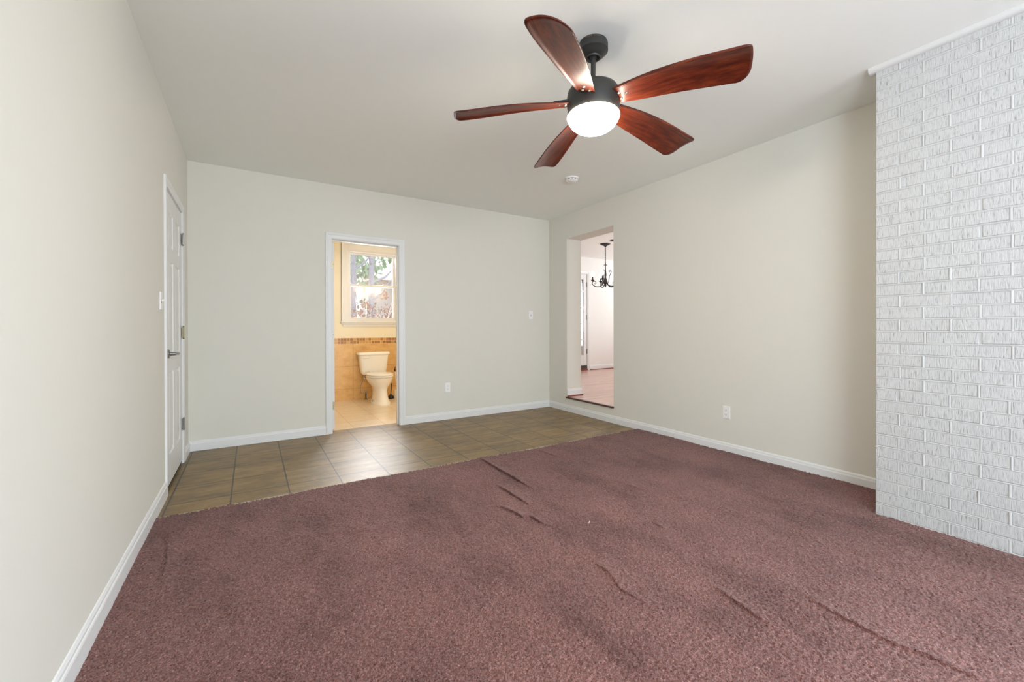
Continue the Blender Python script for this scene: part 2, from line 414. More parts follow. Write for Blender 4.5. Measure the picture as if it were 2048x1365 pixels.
# ---- dining shell
w = MB(); DW0, DW1 = 3.1, 5.9
w.box(DX1, DX1+WT, DY0-WT, DW0, 0, DZ+0.05); w.box(DX1, DX1+WT, DW1, DY1+WT, 0, DZ+0.05)
w.box(DX1, DX1+WT, DW0, DW1, 0, 0.6); w.box(DX1, DX1+WT, DW0, DW1, 2.5, DZ+0.05)
struct(w.build('wall_dining_right', M['paint_white']))
struct(box('wall_dining_rear', M['paint_white'], (DX0, DX1+WT, DY0-WT, DY0, 0, DZ+0.05)))
FD0, FD1, FDZ = 5.50, 6.275, 2.305      # glazed dining door
w = MB()
w.box(DX0, FD0-0.003, DY1, DY1+WT, 0, DZ+0.05); w.box(FD1+0.003, DX1+WT, DY1, DY1+WT, 0, DZ+0.05); w.box(FD0-0.003, FD1+0.003, DY1, DY1+WT, FDZ+0.003, DZ+0.05)
struct(w.build('wall_dining_back', M['paint_white']), 'white dining room wall beside the glazed door')

# ---- baseboards: flat board with a stepped moulded top
def baseboard(name, p0, p1, nrm, z0=0.0, h=0.092, label=None):
    prof = [(0, 0), (0.014, 0), (0.014, 0.066), (0.012, 0.071), (0.009, 0.074), (0.0085, 0.082), (0.004, 0.090), (0, 0.092)]
    k = h/0.092
    rings = []
    for p in (p0, p1):
        rings.append([(p[0]+nrm[0]*d, p[1]+nrm[1]*d, z0+z*k) for d, z in prof])
    return struct(MB().loft(rings).build(name, M['trim']), label)
baseboard('baseboard_left', (XL, YR), (XL, 3.575), (1, 0), -0.005, 0.11)
baseboard('baseboard_left', (XL, 4.476), (XL, YB), (1, 0))
baseboard('baseboard_back', (XL, YB), (0.666, YB), (0, -1))
baseboard('baseboard_back', (1.519, YB), (XR, YB), (0, -1))
baseboard('baseboard_right', (XR, YC-0.05), (XR, YB), (-1, 0), -0.012, 0.100)
baseboard('baseboard_rear', (XL, YR), (WX0, YR), (0, 1))
baseboard('baseboard_dining', (FD1+0.075, DY1), (DX1, DY1), (0, -1), DZ0+0.006, 0.105)
baseboard('baseboard_jamb', (XR+0.004, OP1), (DX0+0.01, OP1), (0, -1), DZ0+0.014, 0.088)
def quarter(name, p0, p1, nrm, z0, r, mat):
    rings = []
    for p in (p0, p1):
        rings.append([(p[0], p[1], z0)] + [(p[0]+nrm[0]*r*math.cos(a), p[1]+nrm[1]*r*math.cos(a), z0+r*math.sin(a)) for a in [i*PI/12 for i in range(7)]])
    return struct(MB().loft(rings).build(name, mat, smooth=True))
quarter('trim_2', (FD1+0.075, DY1-0.012), (DX1, DY1-0.012), (0, -1), DZ0, 0.018, M['shoe'])
quarter('trim_3', (XR+0.0, OP1-0.012), (DX0+0.02, OP1-0.012), (0, -1), DZ0, 0.016, M['shoe'])
# stair-nosing board at the front edge of the raised floor
rings = []
for y in (OP0-0.004, OP1+0.004):
    rings.append([(XR+0.012, y, DZ0), (XR-0.012, y, DZ0), (XR-0.020, y, DZ0-0.004), (XR-0.023, y, DZ0-0.011), (XR-0.020, y, DZ0-0.018), (XR-0.012, y, DZ0-0.021), (XR+0.0, y, DZ0-0.021)])
struct(MB().loft(rings).build('trim_4', M['nosing']), 'dark cherry nosing along the step edge')
# metal transition strip between tile and carpet
rings = []
for x in (XL, XR-0.005):
    rings.append([(x, YCARP-0.008, 0.0), (x, YCARP-0.008, 0.006), (x, YCARP+0.004, 0.009), (x, YCARP+0.014, 0.006), (x, YCARP+0.020, 0.0)])
struct(MB().loft(rings).build('trim_5', M['strip']), 'pale metal strip between tile and carpet')

# ---- casings and jambs
def casing(name, plane, axis, n, a0, a1, z1, wd=0.062, th=0.016, z0=0.0, mat=None):
    """casing round an opening: outer edges a0, a1 (inside edges of the opening), top z1; plane coordinate, facing n"""
    def prof(): return [(0.0, 0.0), (0.0, 0.55), (0.10, 0.70), (0.55, 0.78), (0.72, 1.0), (0.92, 1.0), (1.0, 0.8), (1.0, 0.0)]
    path = [(a0, z0, (-1, 0)), (a0, z1, (-1, 1)), (a1, z1, (1, 1)), (a1, z0, (1, 0))]
    rings = []
    for a, z, (da, dz) in path:
        ring = []
        for u, t in prof():
            q = plane + n*t*th; aa = a + da*u*wd; zz = z + dz*u*wd
            ring.append((q, aa, zz) if axis == 'x' else (aa, q, zz))
        rings.append(ring)
    return struct(MB().loft(rings).build(name, mat or M['trim']))
casing('trim_6', YB, 'y', -1, BO0-0.006, BO1+0.006, BOZ+0.004)
casing('trim_7', XL, 'x', 1, DL0-0.006, DL1+0.006, DLZ+0.006, th=0.013)
casing('trim_8', YB+WT, 'y', 1, BO0-0.006, BO1+0.006, BOZ+0.004)
casing('trim_9', DY1, 'y', -1, FD0-0.008, FD1+0.008, FDZ+0.008, z0=DZ0, wd=0.06)
w = MB()    # bathroom jamb lining with door stop
w.box(BO0-0.018, BO0, YB, YB+WT, 0, BOZ+0.018); w.box(BO1, BO1+0.018, YB, YB+WT, 0, BOZ+0.018); w.box(BO0, BO1, YB, YB+WT, BOZ, BOZ+0.018)
w.box(BO1-0.011, BO1, YB+0.045, YB+0.080, 0, BOZ); w.box(BO0, BO0+0.004, YB+0.045, YB+0.08, 0, BOZ); w.box(BO0, BO1, YB+0.045, YB+0.08, BOZ-0.011, BOZ)
struct(w.build('trim_10', M['trim'], bevel=0.0015))
w = MB()    # left door jamb lining
w.box(XL-WT, XL, DL0-0.004, DL0+0.0, 0, DLZ+0.004); w.box(XL-WT, XL, DL1, DL1+0.004, 0, DLZ+0.004); w.box(XL-WT, XL, DL0, DL1, DLZ, DLZ+0.004)
w.box(XL-0.075, XL-0.040, DL0, DL1, 0.0, 0.012)
struct(w.build('trim_11', M['trim']))
struct(box('wall_backing', M['slot'], (XL-WT-0.03, XL-WT, DL0-0.05, DL1+0.05, -0.1, DLZ+0.1)))  # dark panel closing the opening behind the door leaf

# ---- six-panel door leaf (front face towards +n along the plane axis)
def panel_leaf(name, mat, a0, a1, z0, z1, plane, th, axis, n, parent=None, base=None):
    W = a1-a0; H = z1-z0
    st = 0.115; mid = 0.10
    ca = [0, st, (W-mid)/2, (W+mid)/2, W-st, W]
    rows = [(0.20, 0.78), (0.90, 1.56), (1.66, 1.90)]; k = H/2.03
    cz = [0] + [z*k for r in rows for z in r] + [H]
    bm = bmesh.new(); grid = {}
    def P(a, z, d):
        return (plane+n*d, a0+a, z0+z) if axis == 'x' else (a0+a, plane+n*d, z0+z)
    for i, a in enumerate(ca):
        for j, z in enumerate(cz): grid[i, j] = bm.verts.new(P(a, z, 0))
    panels = []
    for i in range(5):
        for j in range(len(cz)-1):
            q = [grid[i, j], grid[i+1, j], grid[i+1, j+1], grid[i, j+1]]
            f = bm.faces.new(q)
            if i in (1, 3) and j in (1, 3, 5): panels.append(f)
    bm.normal_update()
    want = Vector((n, 0, 0)) if axis == 'x' else Vector((0, n, 0))
    for f in bm.faces:
        if f.normal.dot(want) < 0: f.normal_flip()
    for thick, dep in ((0.012, -0.008), (0.016, 0.0), (0.022, 0.006)):
        bmesh.ops.inset_individual(bm, faces=panels, thickness=thick, depth=dep)
    # sides and back
    B = [bm.verts.new(P(a, z, -th)) for a, z in ((0, 0), (W, 0), (W, H), (0, H))]
    bm.faces.new(B)
    edge = {'b': [grid[i, 0] for i in range(6)], 't': [grid[i, len(cz)-1] for i in range(6)],
            'l': [grid[0, j] for j in range(len(cz))], 'r': [grid[5, j] for j in range(len(cz))]}
    bm.faces.new(edge['b'] + [B[1], B[0]]); bm.faces.new(edge['t'] + [B[2], B[3]])
    bm.faces.new(edge['l'] + [B[3], B[0]]); bm.faces.new(edge['r'] + [B[2], B[1]])
    bmesh.ops.recalc_face_normals(bm, faces=bm.faces)
    o_ = ORIGIN[parent.name] if parent is not None else Vector(base)
    for v in bm.verts: v.co -= o_
    me = bpy.data.meshes.new(name); bm.to_mesh(me); bm.free(); me.materials.append(mat)
    o = bpy.data.objects.new(name, me); COL.objects.link(o); ORIGIN[o.name] = o_
    if parent is not None: o.parent = parent
    else: o.location = o_
    return o

# left room door
d1 = thing('door_1', (XL, (DL0+DL1)/2, 0.0), 'white six-panel door with lever handle on the cream side wall', 'door'); d1['kind'] = 'structure'
panel_leaf('door_leaf', M['door'], DL0+0.004, DL1-0.004, 0.030, DLZ-0.004, XL-0.001, 0.036, 'x', 1, d1)
def hinge(parent, p, mat, label, ax='y'):
    x, y, z = p
    b = MB().lathe([(0.0065, -0.045), (0.0065, 0.045)], (x, y, z), 12)
    for s in (-1, 1): b.lathe([(0.0042, 0), (0.0075, 0.002), (0.0042, 0.008)] if s > 0 else [(0.0042, -0.008), (0.0075, -0.002), (0.0042, 0)], (x, y, z+s*0.045), 12)
    b.box(x-0.006, x-0.003, y-0.030, y+0.0, z-0.044, z+0.044)
    b.box(x-0.006, x+0.004, y+0.0, y+0.016, z-0.044, z+0.044)
    o = b.build('hinge', mat, parent, smooth=True); o['label'] = label; return o
hinge(d1, (XL+0.012, DL1-0.006, 1.862), M['nickel'], 'satin nickel hinge')
hinge(d1, (XL+0.012, DL1-0.006, 1.090), M['brass'], 'tarnished brass hinge')
hinge(d1, (XL+0.012, DL1-0.006, 0.330), M['nickel'], 'satin nickel hinge')
hy = DL0+0.066; hz = 0.945
h = MB().lathe([(0.0, 0.0), (0.032, 0.0), (0.032, 0.006), (0.027, 0.011), (0.013, 0.013), (0.011, 0.045), (0.0, 0.045)], (XL-0.001, hy, hz), 24, 'x').build('door_handle', M['nickel'], d1, smooth=True)
h['label'] = 'satin nickel lever handle'
pts = [(XL+0.046, hy-0.010, hz), (XL+0.050, hy+0.02, hz), (XL+0.050, hy+0.06, hz-0.001), (XL+0.049, hy+0.10, hz-0.003), (XL+0.044, hy+0.115, hz-0.010)]
MB().tube(pts, [0.009, 0.010, 0.009, 0.008, 0.006], 12).build('lever', M['nickel'], h, smooth=True)
o = box('latch_plate', M['nickel'], (XL-0.004, XL+0.0005, DL0+0.004, DL0+0.010, hz-0.03, hz+0.03), d1)
box('kick_gap', M['slot'], (XL-0.036, XL-0.004, DL0+0.004, DL1-0.004, 0.013, 0.0295), d1).name = 'door_gap_shade'  # dark strip painting the shade in the gap under the leaf

# open bathroom door: only its hinge edge shows
LX = 0.742
d2 = thing('door_2', (LX, 5.28, 0.0), 'white bathroom door swung fully open behind the doorway edge', 'door'); d2['kind'] = 'structure'
box('door_leaf', M['door'], (LX, LX+0.034, 4.932, 5.64, 0.012, 2.06), d2, bevel=0.002)
for z, full in ((1.824, True), (1.052, False), (0.274, True)):
    b = MB()
    if full:
        lf = box('hinge', M['brass'], (LX+0.004, LX+0.030, 4.9295, 4.9325, z-0.045, z+0.045), d2, bevel=0.0015)
        for s in (-0.028, 0.0, 0.028): b.lathe([(0.0035, 0.0), (0.002, -0.0015)], (LX+0.017+(0.005 if s == 0 else -0.005), 4.9293, z+s), 10, 'y')
        b.build('screw', M['slot'], lf)
    else:
        for s in (-0.032, 0.0, 0.032): b.lathe([(0.003, 0.0), (0.003, -0.0008)], (LX+0.017+(0.006 if s == 0 else -0.004), 4.9319, z+s), 10, 'y')
        o = b.build('screw_hole', M['slot'], d2); o['label'] = 'dark screw holes where the hinge is missing'

# ---- bathroom double-hung window with casing, stool and apron
w1 = thing('window_1', (1.665, BATH_Y1, BWZ0), 'white double-hung bathroom window above the toilet', 'window'); w1['kind'] = 'structure'
yi = BATH_Y1
b = MB()
def ring_box(b, x0, x1, z0, z1, wd, y0, y1):
    b.box(x0, x0+wd, y0, y1, z0, z1); b.box(x1-wd, x1, y0, y1, z0, z1); b.box(x0+wd, x1-wd, y0, y1, z0, z0+wd); b.box(x0+wd, x1-wd, y0, y1, z1-wd, z1)
b.box(BW0-0.085, BW0+0.005, yi-0.020, yi, BWZ0, 2.462); b.box(BW1-0.005, BW1+0.085, yi-0.020, yi, BWZ0, 2.462); b.box(BW0+0.005, BW1-0.005, yi-0.020, yi, BWZ1-0.005, 2.462)
b.box(BW0-0.085, BW0-0.060, yi-0.028, yi, BWZ0, 2.462); b.box(BW1+0.060, BW1+0.085, yi-0.028, yi, BWZ0, 2.462); b.box(BW0-0.06, BW1+0.06, yi-0.028, yi, 2.437, 2.462)
b.build('window_casing', M['trim'], w1, bevel=0.003)
b = MB(); ring_box(b, BW0, BW1, BWZ0, BWZ1, 0.028, yi+0.0, yi+0.11); b.build('window_frame', M['trim'], w1, bevel=0.002)
b = MB(); b.box(BW0-0.105, BW1+0.105, yi-0.050, yi+0.03, BWZ0-0.022, BWZ0); b.build('window_stool', M['trim'], w1, bevel=0.006)
rings = []
for x, s in ((BW0-0.085, 1), (BW1+0.085, -1)):
    rings.append([(x, yi, BWZ0-0.022), (x, yi-0.036, BWZ0-0.022), (x+s*0.006, yi-0.034, BWZ0-0.035), (x+s*0.02, yi-0.018, BWZ0-0.055), (x+s*0.03, yi-0.014, BWZ0-0.085), (x+s*0.03, yi, BWZ0-0.085)])
MB().loft(rings).build('window_apron', M['trim'], w1)
zm = 1.812
b = MB(); ring_box(b, BW0+0.026, BW1-0.026, BWZ0+0.026, zm+0.014, 0.036, yi+0.020, yi+0.052); s1 = b.build('lower_sash', M['trim'], w1, bevel=0.003)
for x in (1.47, 1.86): box('sash_lock', M['trim'], (x-0.03, x+0.03, yi+0.016, yi+0.045, zm+0.0142, zm+0.028), s1, bevel=0.004)
box('glass_pane', M['glass'], (BW0+0.060, BW1-0.060, yi+0.034, yi+0.038, BWZ0+0.060, zm-0.020), s1)
b = MB(); ring_box(b, BW0+0.026, BW1-0.026, zm-0.020, BWZ1-0.026, 0.036, yi+0.058, yi+0.090); s2 = b.build('upper_sash', M['trim'], w1, bevel=0.003)
box('glass_pane', M['glass'], (BW0+0.060, BW1-0.060, yi+0.072, yi+0.076, zm+0.014, BWZ1-0.060), s2)
b = MB(); b.box(BW1-0.027, BW1-0.006, yi-0.003, yi+0.015, 1.96, 2.30); b.build('sash_track', M['plastic'], w1, bevel=0.002)

# ---- glazed dining door
d3 = thing('door_3', ((FD0+FD1)/2, DY1, DZ0), 'white glazed dining room door with rows of panes', 'door'); d3['kind'] = 'structure'
b = MB(); y0, y1 = DY1+0.003, DY1+0.030
gx0, gx1, gz0, gz1 = FD0+0.10, FD1-0.095, 0.53, FDZ-0.12
b.box(FD0, gx0, y0, y1, 0.305, FDZ); b.box(gx1, FD1, y0, y1, 0.305, FDZ); b.box(gx0, gx1, y0, y1, 0.305, gz0); b.box(gx0, gx1, y0, y1, gz1, FDZ)
b.build('door_leaf', M['door'], d3, bevel=0.003)
b = MB()
for z in (0.868, 1.218, 1.567, 1.928): b.box(gx0, gx1, y0+0.002, y0+0.022, z-0.012, z+0.012)
for k in (1, 2): b.box(gx0+(gx1-gx0)*k/3-0.012, gx0+(gx1-gx0)*k/3+0.012, y0+0.002, y0+0.022, gz0, gz1)
b.build('muntins', M['door'], d3, bevel=0.003)
box('glass_pane', M['glass'], (gx0, gx1, DY1+0.010, DY1+0.014, gz0, gz1), d3)
for z in (2.077, 1.361, 0.612):
    b = MB().lathe([(0.009, -0.052), (0.009, 0.052)], (FD1+0.003, DY1-0.006, z), 12); b.box(FD1-0.014, FD1+0.004, DY1-0.004, DY1+0.008, z-0.05, z+0.05)
    o = b.build('hinge', M['nickel'], d3, smooth=True); o['label'] = 'dark metal hinge'
gr = thing('register_grille', (5.95, DY1, 0.24), 'bronze slotted grille at the foot of the glazed dining door', 'vent grille')
b = MB(); ring_box(b, FD0, FD1-0.006, 0.235, 0.300, 0.008, DY1-0.010, DY1+0.04); b.box(FD0, FD1-0.006, DY1+0.01, DY1+0.03, 0.24, 0.295); b.build('grille_frame', M['iron'], gr)
b = MB()
for k in range(22): b.box(FD0+0.02+k*0.034, FD0+0.030+k*0.034, DY1-0.008, DY1+0.008, 0.243, 0.292)
b.build('slats', M['letter'], gr)
struct(box('trim_12', M['shoe'], (FD0-0.003, FD1+0.003, DY1-0.03, DY1+WT, DZ0, 0.235), bevel=0.004), 'reddish wood door sill')

# ------------------------------------------------------------------ painted brick chimney breast
def chimney():
    v = MB()
    v.box(XC+0.0035, XR, YE, YC-0.004, 0, ZC)
    core = v
    pitch = 0.0677; half = 0.1047; rows = 40; z00 = -0.052
    fB = MB(); fM = MB()
    rnd = random.Random(3)
    for r in range(rows):
        z0 = z00 + r*pitch; z1 = z0 + pitch - 0.009
        z1 = min(z1, ZC-0.0005)
        if z1 - z0 < 0.01: continue
        y = YC; first = half if r % 2 == 1 else 2*half
        k = 0
        while y > YE+0.02:
            L = (first if k == 0 else 2*half) + rnd.uniform(-0.004, 0.004)
            ya = y; yb = y - L
            j = 0.0045
            dx = rnd.uniform(-0.0012, 0.0008)
            y_hi = ya - (0 if k == 0 else j); y_lo = yb + j
            # brick with eased front edges and a slightly wavy outline
            e = 0.003
            jz = rnd.uniform(-0.001, 0.001)
            xf = XC + dx; xb = XC + 0.02
            front = [(xf+rnd.uniform(-0.0006, 0.0006), y_hi-e, z0+e+jz), (xf+rnd.uniform(-0.0006, 0.0006), y_lo+e, z0+e+jz), (xf+rnd.uniform(-0.0006, 0.0006), y_lo+e, z1-e+jz), (xf+rnd.uniform(-0.0006, 0.0006), y_hi-e, z1-e+jz)]
            midr = [(xf+e*0.9, y_hi, z0+jz), (xf+e*0.9, y_lo, z0+jz), (xf+e*0.9, y_lo, z1+jz), (xf+e*0.9, y_hi, z1+jz)]
            back = [(xb, y_hi, z0), (xb, y_lo, z0), (xb, y_lo, z1), (xb, y_hi, z1)]
            fB.loft([back, midr, front])
            # head joint: proud rounded bead of painted mortar
            n = 7; ring0 = []; ring1 = []
            hw = rnd.uniform(0.005, 0.0075); pr = rnd.uniform(0.0005, 0.0028)
            yc = yb + rnd.uniform(-0.001, 0.001)
            for q in range(n):
                a = PI*q/(n-1)
                ring0.append((XC+0.004-(0.004+pr)*math.sin(a), yc+hw*math.cos(a), z0-0.002)); ring1.append((XC+0.004-(0.004+pr)*math.sin(a), yc+hw*math.cos(a), z1+0.002))
            if rnd.random() < 0.93: fM.loft([ring0, ring1])
            y = yb; k += 1
        # bed joint bead, slightly irregular along the run
        rings = []; ys = np.arange(YC-0.002, YE, -0.05)
        for yy in ys:
            pr = rnd.uniform(-0.0012, 0.0008); zc = z1 + 0.0045 + rnd.uniform(-0.0008, 0.0008); hh = 0.0058
            rings.append([(XC+0.006-(0.006+pr)*math.sin(PI*q/4), yy, zc+hh*math.cos(PI*q/4)) for q in range(5)])
        if z1 < ZC-0.02: fM.loft(rings)
    return core, fB, fM
core, fB, fM = chimney()
wb = core.build('wall_chimney', M['mortar'], base=(XC, YC, 0)); struct(wb, 'white painted brick chimney breast')
fB.build('brickwork', M['brick'], wb)
fM.build('mortar_joints', M['mortar'], wb, smooth=True)
rings = []
for y in (YE, YC+0.030):
    rings.append([(XC+0.03, y, ZC), (XC-0.024, y, ZC), (XC-0.024, y, ZC-0.008), (XC-0.021, y, ZC-0.018), (XC-0.013, y, ZC-0.027), (XC-0.003, y, ZC-0.031), (XC+0.03, y, ZC-0.031)])
struct(MB().loft(rings).build('trim_13', M['crown'], smooth=True), 'white moulding at the top of the brick chimney')

# ------------------------------------------------------------------ carpet: real pile relief with loose wrinkles
RIDGES = [
    ([(1.655, 3.17), (1.653, 3.094), (1.645, 2.793), (1.645, 2.59), (1.649, 2.372)], 0.020),
    ([(1.468, 2.56), (1.476, 2.413), (1.474, 2.31), (1.476, 2.145)], 0.017),
    ([(1.255, 2.284), (1.316, 2.211), (1.343, 2.104), (1.351, 2.036), (1.391, 2.011), (1.396, 1.919), (1.415, 1.865)], 0.016),
    ([(2.215, 3.10), (2.231, 2.84)], 0.010),
    ([(2.232, 2.183), (2.257, 1.936)], 0.007),
    ([(1.936, 1.593), (1.929, 1.5)], 0.009),
    ([(1.372, 1.488), (1.373, 1.371), (1.325, 1.248), (1.348, 1.117)], 0.010),
    ([(1.677, 1.071), (1.663, 0.985), (1.641, 0.858), (1.635, 0.799)], 0.011),
    ([(1.942, 0.845), (1.914, 0.731), (1.91, 0.639), (1.901, 0.523), (1.927, 0.462), (1.94, 0.30)], 0.012),
    ([(-0.381, 2.934), (-0.34, 2.6), (-0.319, 2.237)], 0.006),
    ([(0.124, 2.507), (0.626, 2.341)], 0.005),
]
def smooth_noise(X, Y, sc, seed):
    rng = np.random.RandomState(seed); g = rng.rand(64, 64)
    x = X*sc; y = Y*sc; xi = np.floor(x).astype(int); yi = np.floor(y).astype(int); fx = x-xi; fy = y-yi
    fx = fx*fx*(3-2*fx); fy = fy*fy*(3-2*fy)
    G = lambda a, b: g[a % 64, b % 64]
    return (G(xi, yi)*(1-fx)*(1-fy)+G(xi+1, yi)*fx*(1-fy)+G(xi, yi+1)*(1-fx)*fy+G(xi+1, yi+1)*fx*fy)
def carpet_part(x0, x1, y0, y1, step):
    nx = int((x1-x0)/step)+1; ny = int((y1-y0)/step)+1
    xs = np.linspace(x0, x1, nx); ys = np.linspace(y0, y1, ny)
    X, Y = np.meshgrid(xs, ys, indexing='ij')
    Z = np.full_like(X, 0.010)
    Z += 0.006*(smooth_noise(X+9, Y+9, 2.3, 1)-0.5) + 0.004*(smooth_noise(X+9, Y+9, 7, 2)-0.5)
    fold = np.zeros_like(X)
    for pts, hgt in RIDGES:
        p = np.array(pts)
        best = np.full_like(X, 1e9); sgn = np.zeros_like(X); tp = np.zeros_like(X)
        seg = np.linalg.norm(np.diff(p, axis=0), axis=1); tot = seg.sum(); acc = 0
        for i in range(len(p)-1):
            d = p[i+1]-p[i]; L = seg[i]
            t = np.clip(((X-p[i, 0])*d[0]+(Y-p[i, 1])*d[1])/L**2, 0, 1)
            ex = X-(p[i, 0]+t*d[0]); ey = Y-(p[i, 1]+t*d[1]); dist = np.hypot(ex, ey)
            mk = dist < best
            best = np.where(mk, dist, best); sgn = np.where(mk, ex, sgn); tp = np.where(mk, (acc+t*L)/tot, tp)
            acc += L
        prof = np.where(sgn < 0, np.exp(-(best/0.009)**2), 0.6*np.exp(-(best/0.022)**2)+0.4*np.exp(-(best/0.07)**2))
        along = np.clip(np.sin(PI*np.clip(tp*0.92+0.04, 0, 1))*1.4, 0, 1)
        Z += hgt*prof*along
        fold -= 1.1*hgt*along*np.where(sgn < 0, np.exp(-(best/0.007)**2), np.exp(-(best/0.028)**2))
    rng = np.random.RandomState(5)
    tuft = rng.rand(nx, ny)
    amp = 0.0095 if step < 0.02 else 0.004
    Z += amp*(tuft-0.5)
    X2 = X + fold + (rng.rand(nx, ny)-0.5)*step*0.7; Y2 = Y + (rng.rand(nx, ny)-0.5)*step*0.7
    X2[0] = X[0]; X2[-1] = X[-1]; Y2[:, -1] = Y[:, -1]
    V = np.stack([X2, Y2, Z], -1).reshape(-1, 3)
    keep = ~((X > XC+0.004) & (Y < YC-0.004) & (Y > YE+0.004))
    I = np.arange(nx*ny).reshape(nx, ny)
    F = np.stack([I[:-1, :-1], I[1:, :-1], I[1:, 1:], I[:-1, 1:]], -1).reshape(-1, 4)
    F = F[keep.reshape(-1)[F].all(axis=1)]
    return V, F
def carpet():
    V1, F1 = carpet_part(XL+0.012, XR-0.012, 0.02, YCARP, 0.0055)
    V2, F2 = carpet_part(XL+0.012, XR-0.012, YR+0.01, 0.025, 0.05)
    V = np.concatenate([V1, V2]); F = np.concatenate([F1, F2+len(V1)])
    # turned-down tufted edge along the tile
    me = bpy.data.meshes.new('carpet')
    me.vertices.add(len(V)); me.vertices.foreach_set('co', V.astype(np.float32).ravel())
    me.loops.add(len(F)*4); me.loops.foreach_set('vertex_index', F.astype(np.int32).ravel())
    me.polygons.add(len(F)); me.polygons.foreach_set('loop_start', np.arange(0, len(F)*4, 4, dtype=np.int32))
    me.update(calc_edges=True); me.validate()
    me.polygons.foreach_set('use_smooth', np.ones(len(me.polygons), dtype=bool))
    me.materials.append(M['carpet'])
    o = bpy.data.objects.new('carpet', me); COL.objects.link(o)
    return tag(o, 'burgundy wall-to-wall carpet with loose wrinkles, ending at the tile', 'carpet')
carpet()
o = MB().tube([(1.607, 1.768, 0.019), (1.616, 1.775, 0.021), (1.628, 1.786, 0.019)], 0.0016, 6).build('lint_thread', M['lint'], base=(1.614, 1.774, 0.016), smooth=True)
tag(o, 'tiny white thread lying on the burgundy carpet', 'thread')

# ------------------------------------------------------------------ ceiling fan
FX, FY = 1.571, 1.688
fan = thing('ceiling_fan', (FX, FY, ZC), 'dark bronze ceiling fan with five walnut blades and lit bowl lamp', 'ceiling fan')
can = MB().lathe([(0.0, ZC), (0.074, ZC), (0.074, ZC-0.012), (0.0785, ZC-0.0125), (0.0785, ZC-0.046), (0.0783, ZC-0.0475), (0.0765, ZC-0.049), (0.0755, ZC-0.0495), (0.062, ZC-0.064), (0.048, ZC-0.074), (0.040, ZC-0.078), (0.038, ZC-0.084), (0.033, ZC-0.084), (0.024, ZC-0.070), (0.0, ZC-0.064)], (FX, FY, 0), 48).build('canopy', M['bronze'], fan, smooth=True)
def ring_text(txt, R, z, size, ang0, parent, mat):
    cu = bpy.data.curves.new('t', 'FONT'); cu.body = txt; cu.size = size; cu.extrude = 0.0008; cu.align_x = 'CENTER'; cu.space_character = 1.05
    to = bpy.data.objects.new('t', cu); COL.objects.link(to)
    bpy.context.view_layer.update()
    me = bpy.data.meshes.new_from_object(to.evaluated_get(bpy.context.evaluated_depsgraph_get()))
    bpy.data.objects.remove(to)
    o_ = ORIGIN[parent.name]
    for v in me.vertices:
        a = ang0 + v.co.x/R; r = R + v.co.z + 0.0007
        p = Vector((FX+r*math.cos(a), FY+r*math.sin(a), z+v.co.y)) - o_; v.co = p
    me.name = 'lettering'; me.materials.clear(); me.materials.append(mat)
    o = bpy.data.objects.new('lettering', me); COL.objects.link(o); o.parent = parent; ORIGIN[o.name] = o_
    return o
ring_text('Harbor Breeze', 0.0745, ZC-0.0105, 0.0125, math.atan2(-FY, -FX)-0.02, can, M['letter'])
MB().lathe([(0.0, ZC-0.058), (0.020, ZC-0.062), (0.024, ZC-0.074), (0.016, ZC-0.082), (0.0125, ZC-0.084), (0.0125, 2.415), (0.019, 2.412), (0.019, 2.40), (0.0, 2.40)], (FX, FY, 0), 24).build('downrod', M['bronze'], fan, smooth=True)
MB().lathe([(0.0, 2.418), (0.085, 2.418), (0.108, 2.413), (0.126, 2.402), (0.137, 2.386), (0.1405, 2.366), (0.1405, 2.318), (0.138, 2.300), (0.1355, 2.272), (0.1345, 2.268), (0.0, 2.268)], (FX, FY, 0), 64).build('motor_housing', M['bronze'], fan, smooth=True)
lamp = MB().lathe([(0.0, 2.275), (0.130, 2.275), (0.132, 2.266), (0.139, 2.260), (0.1395, 2.252), (0.133, 2.236), (0.118, 2.213), (0.095, 2.194), (0.065, 2.181), (0.033, 2.174), (0.0, 2.172)], (FX, FY, 0), 64).build('lamp_bowl', M['globe'], fan, smooth=True)
lamp['label'] = 'glowing white glass bowl'
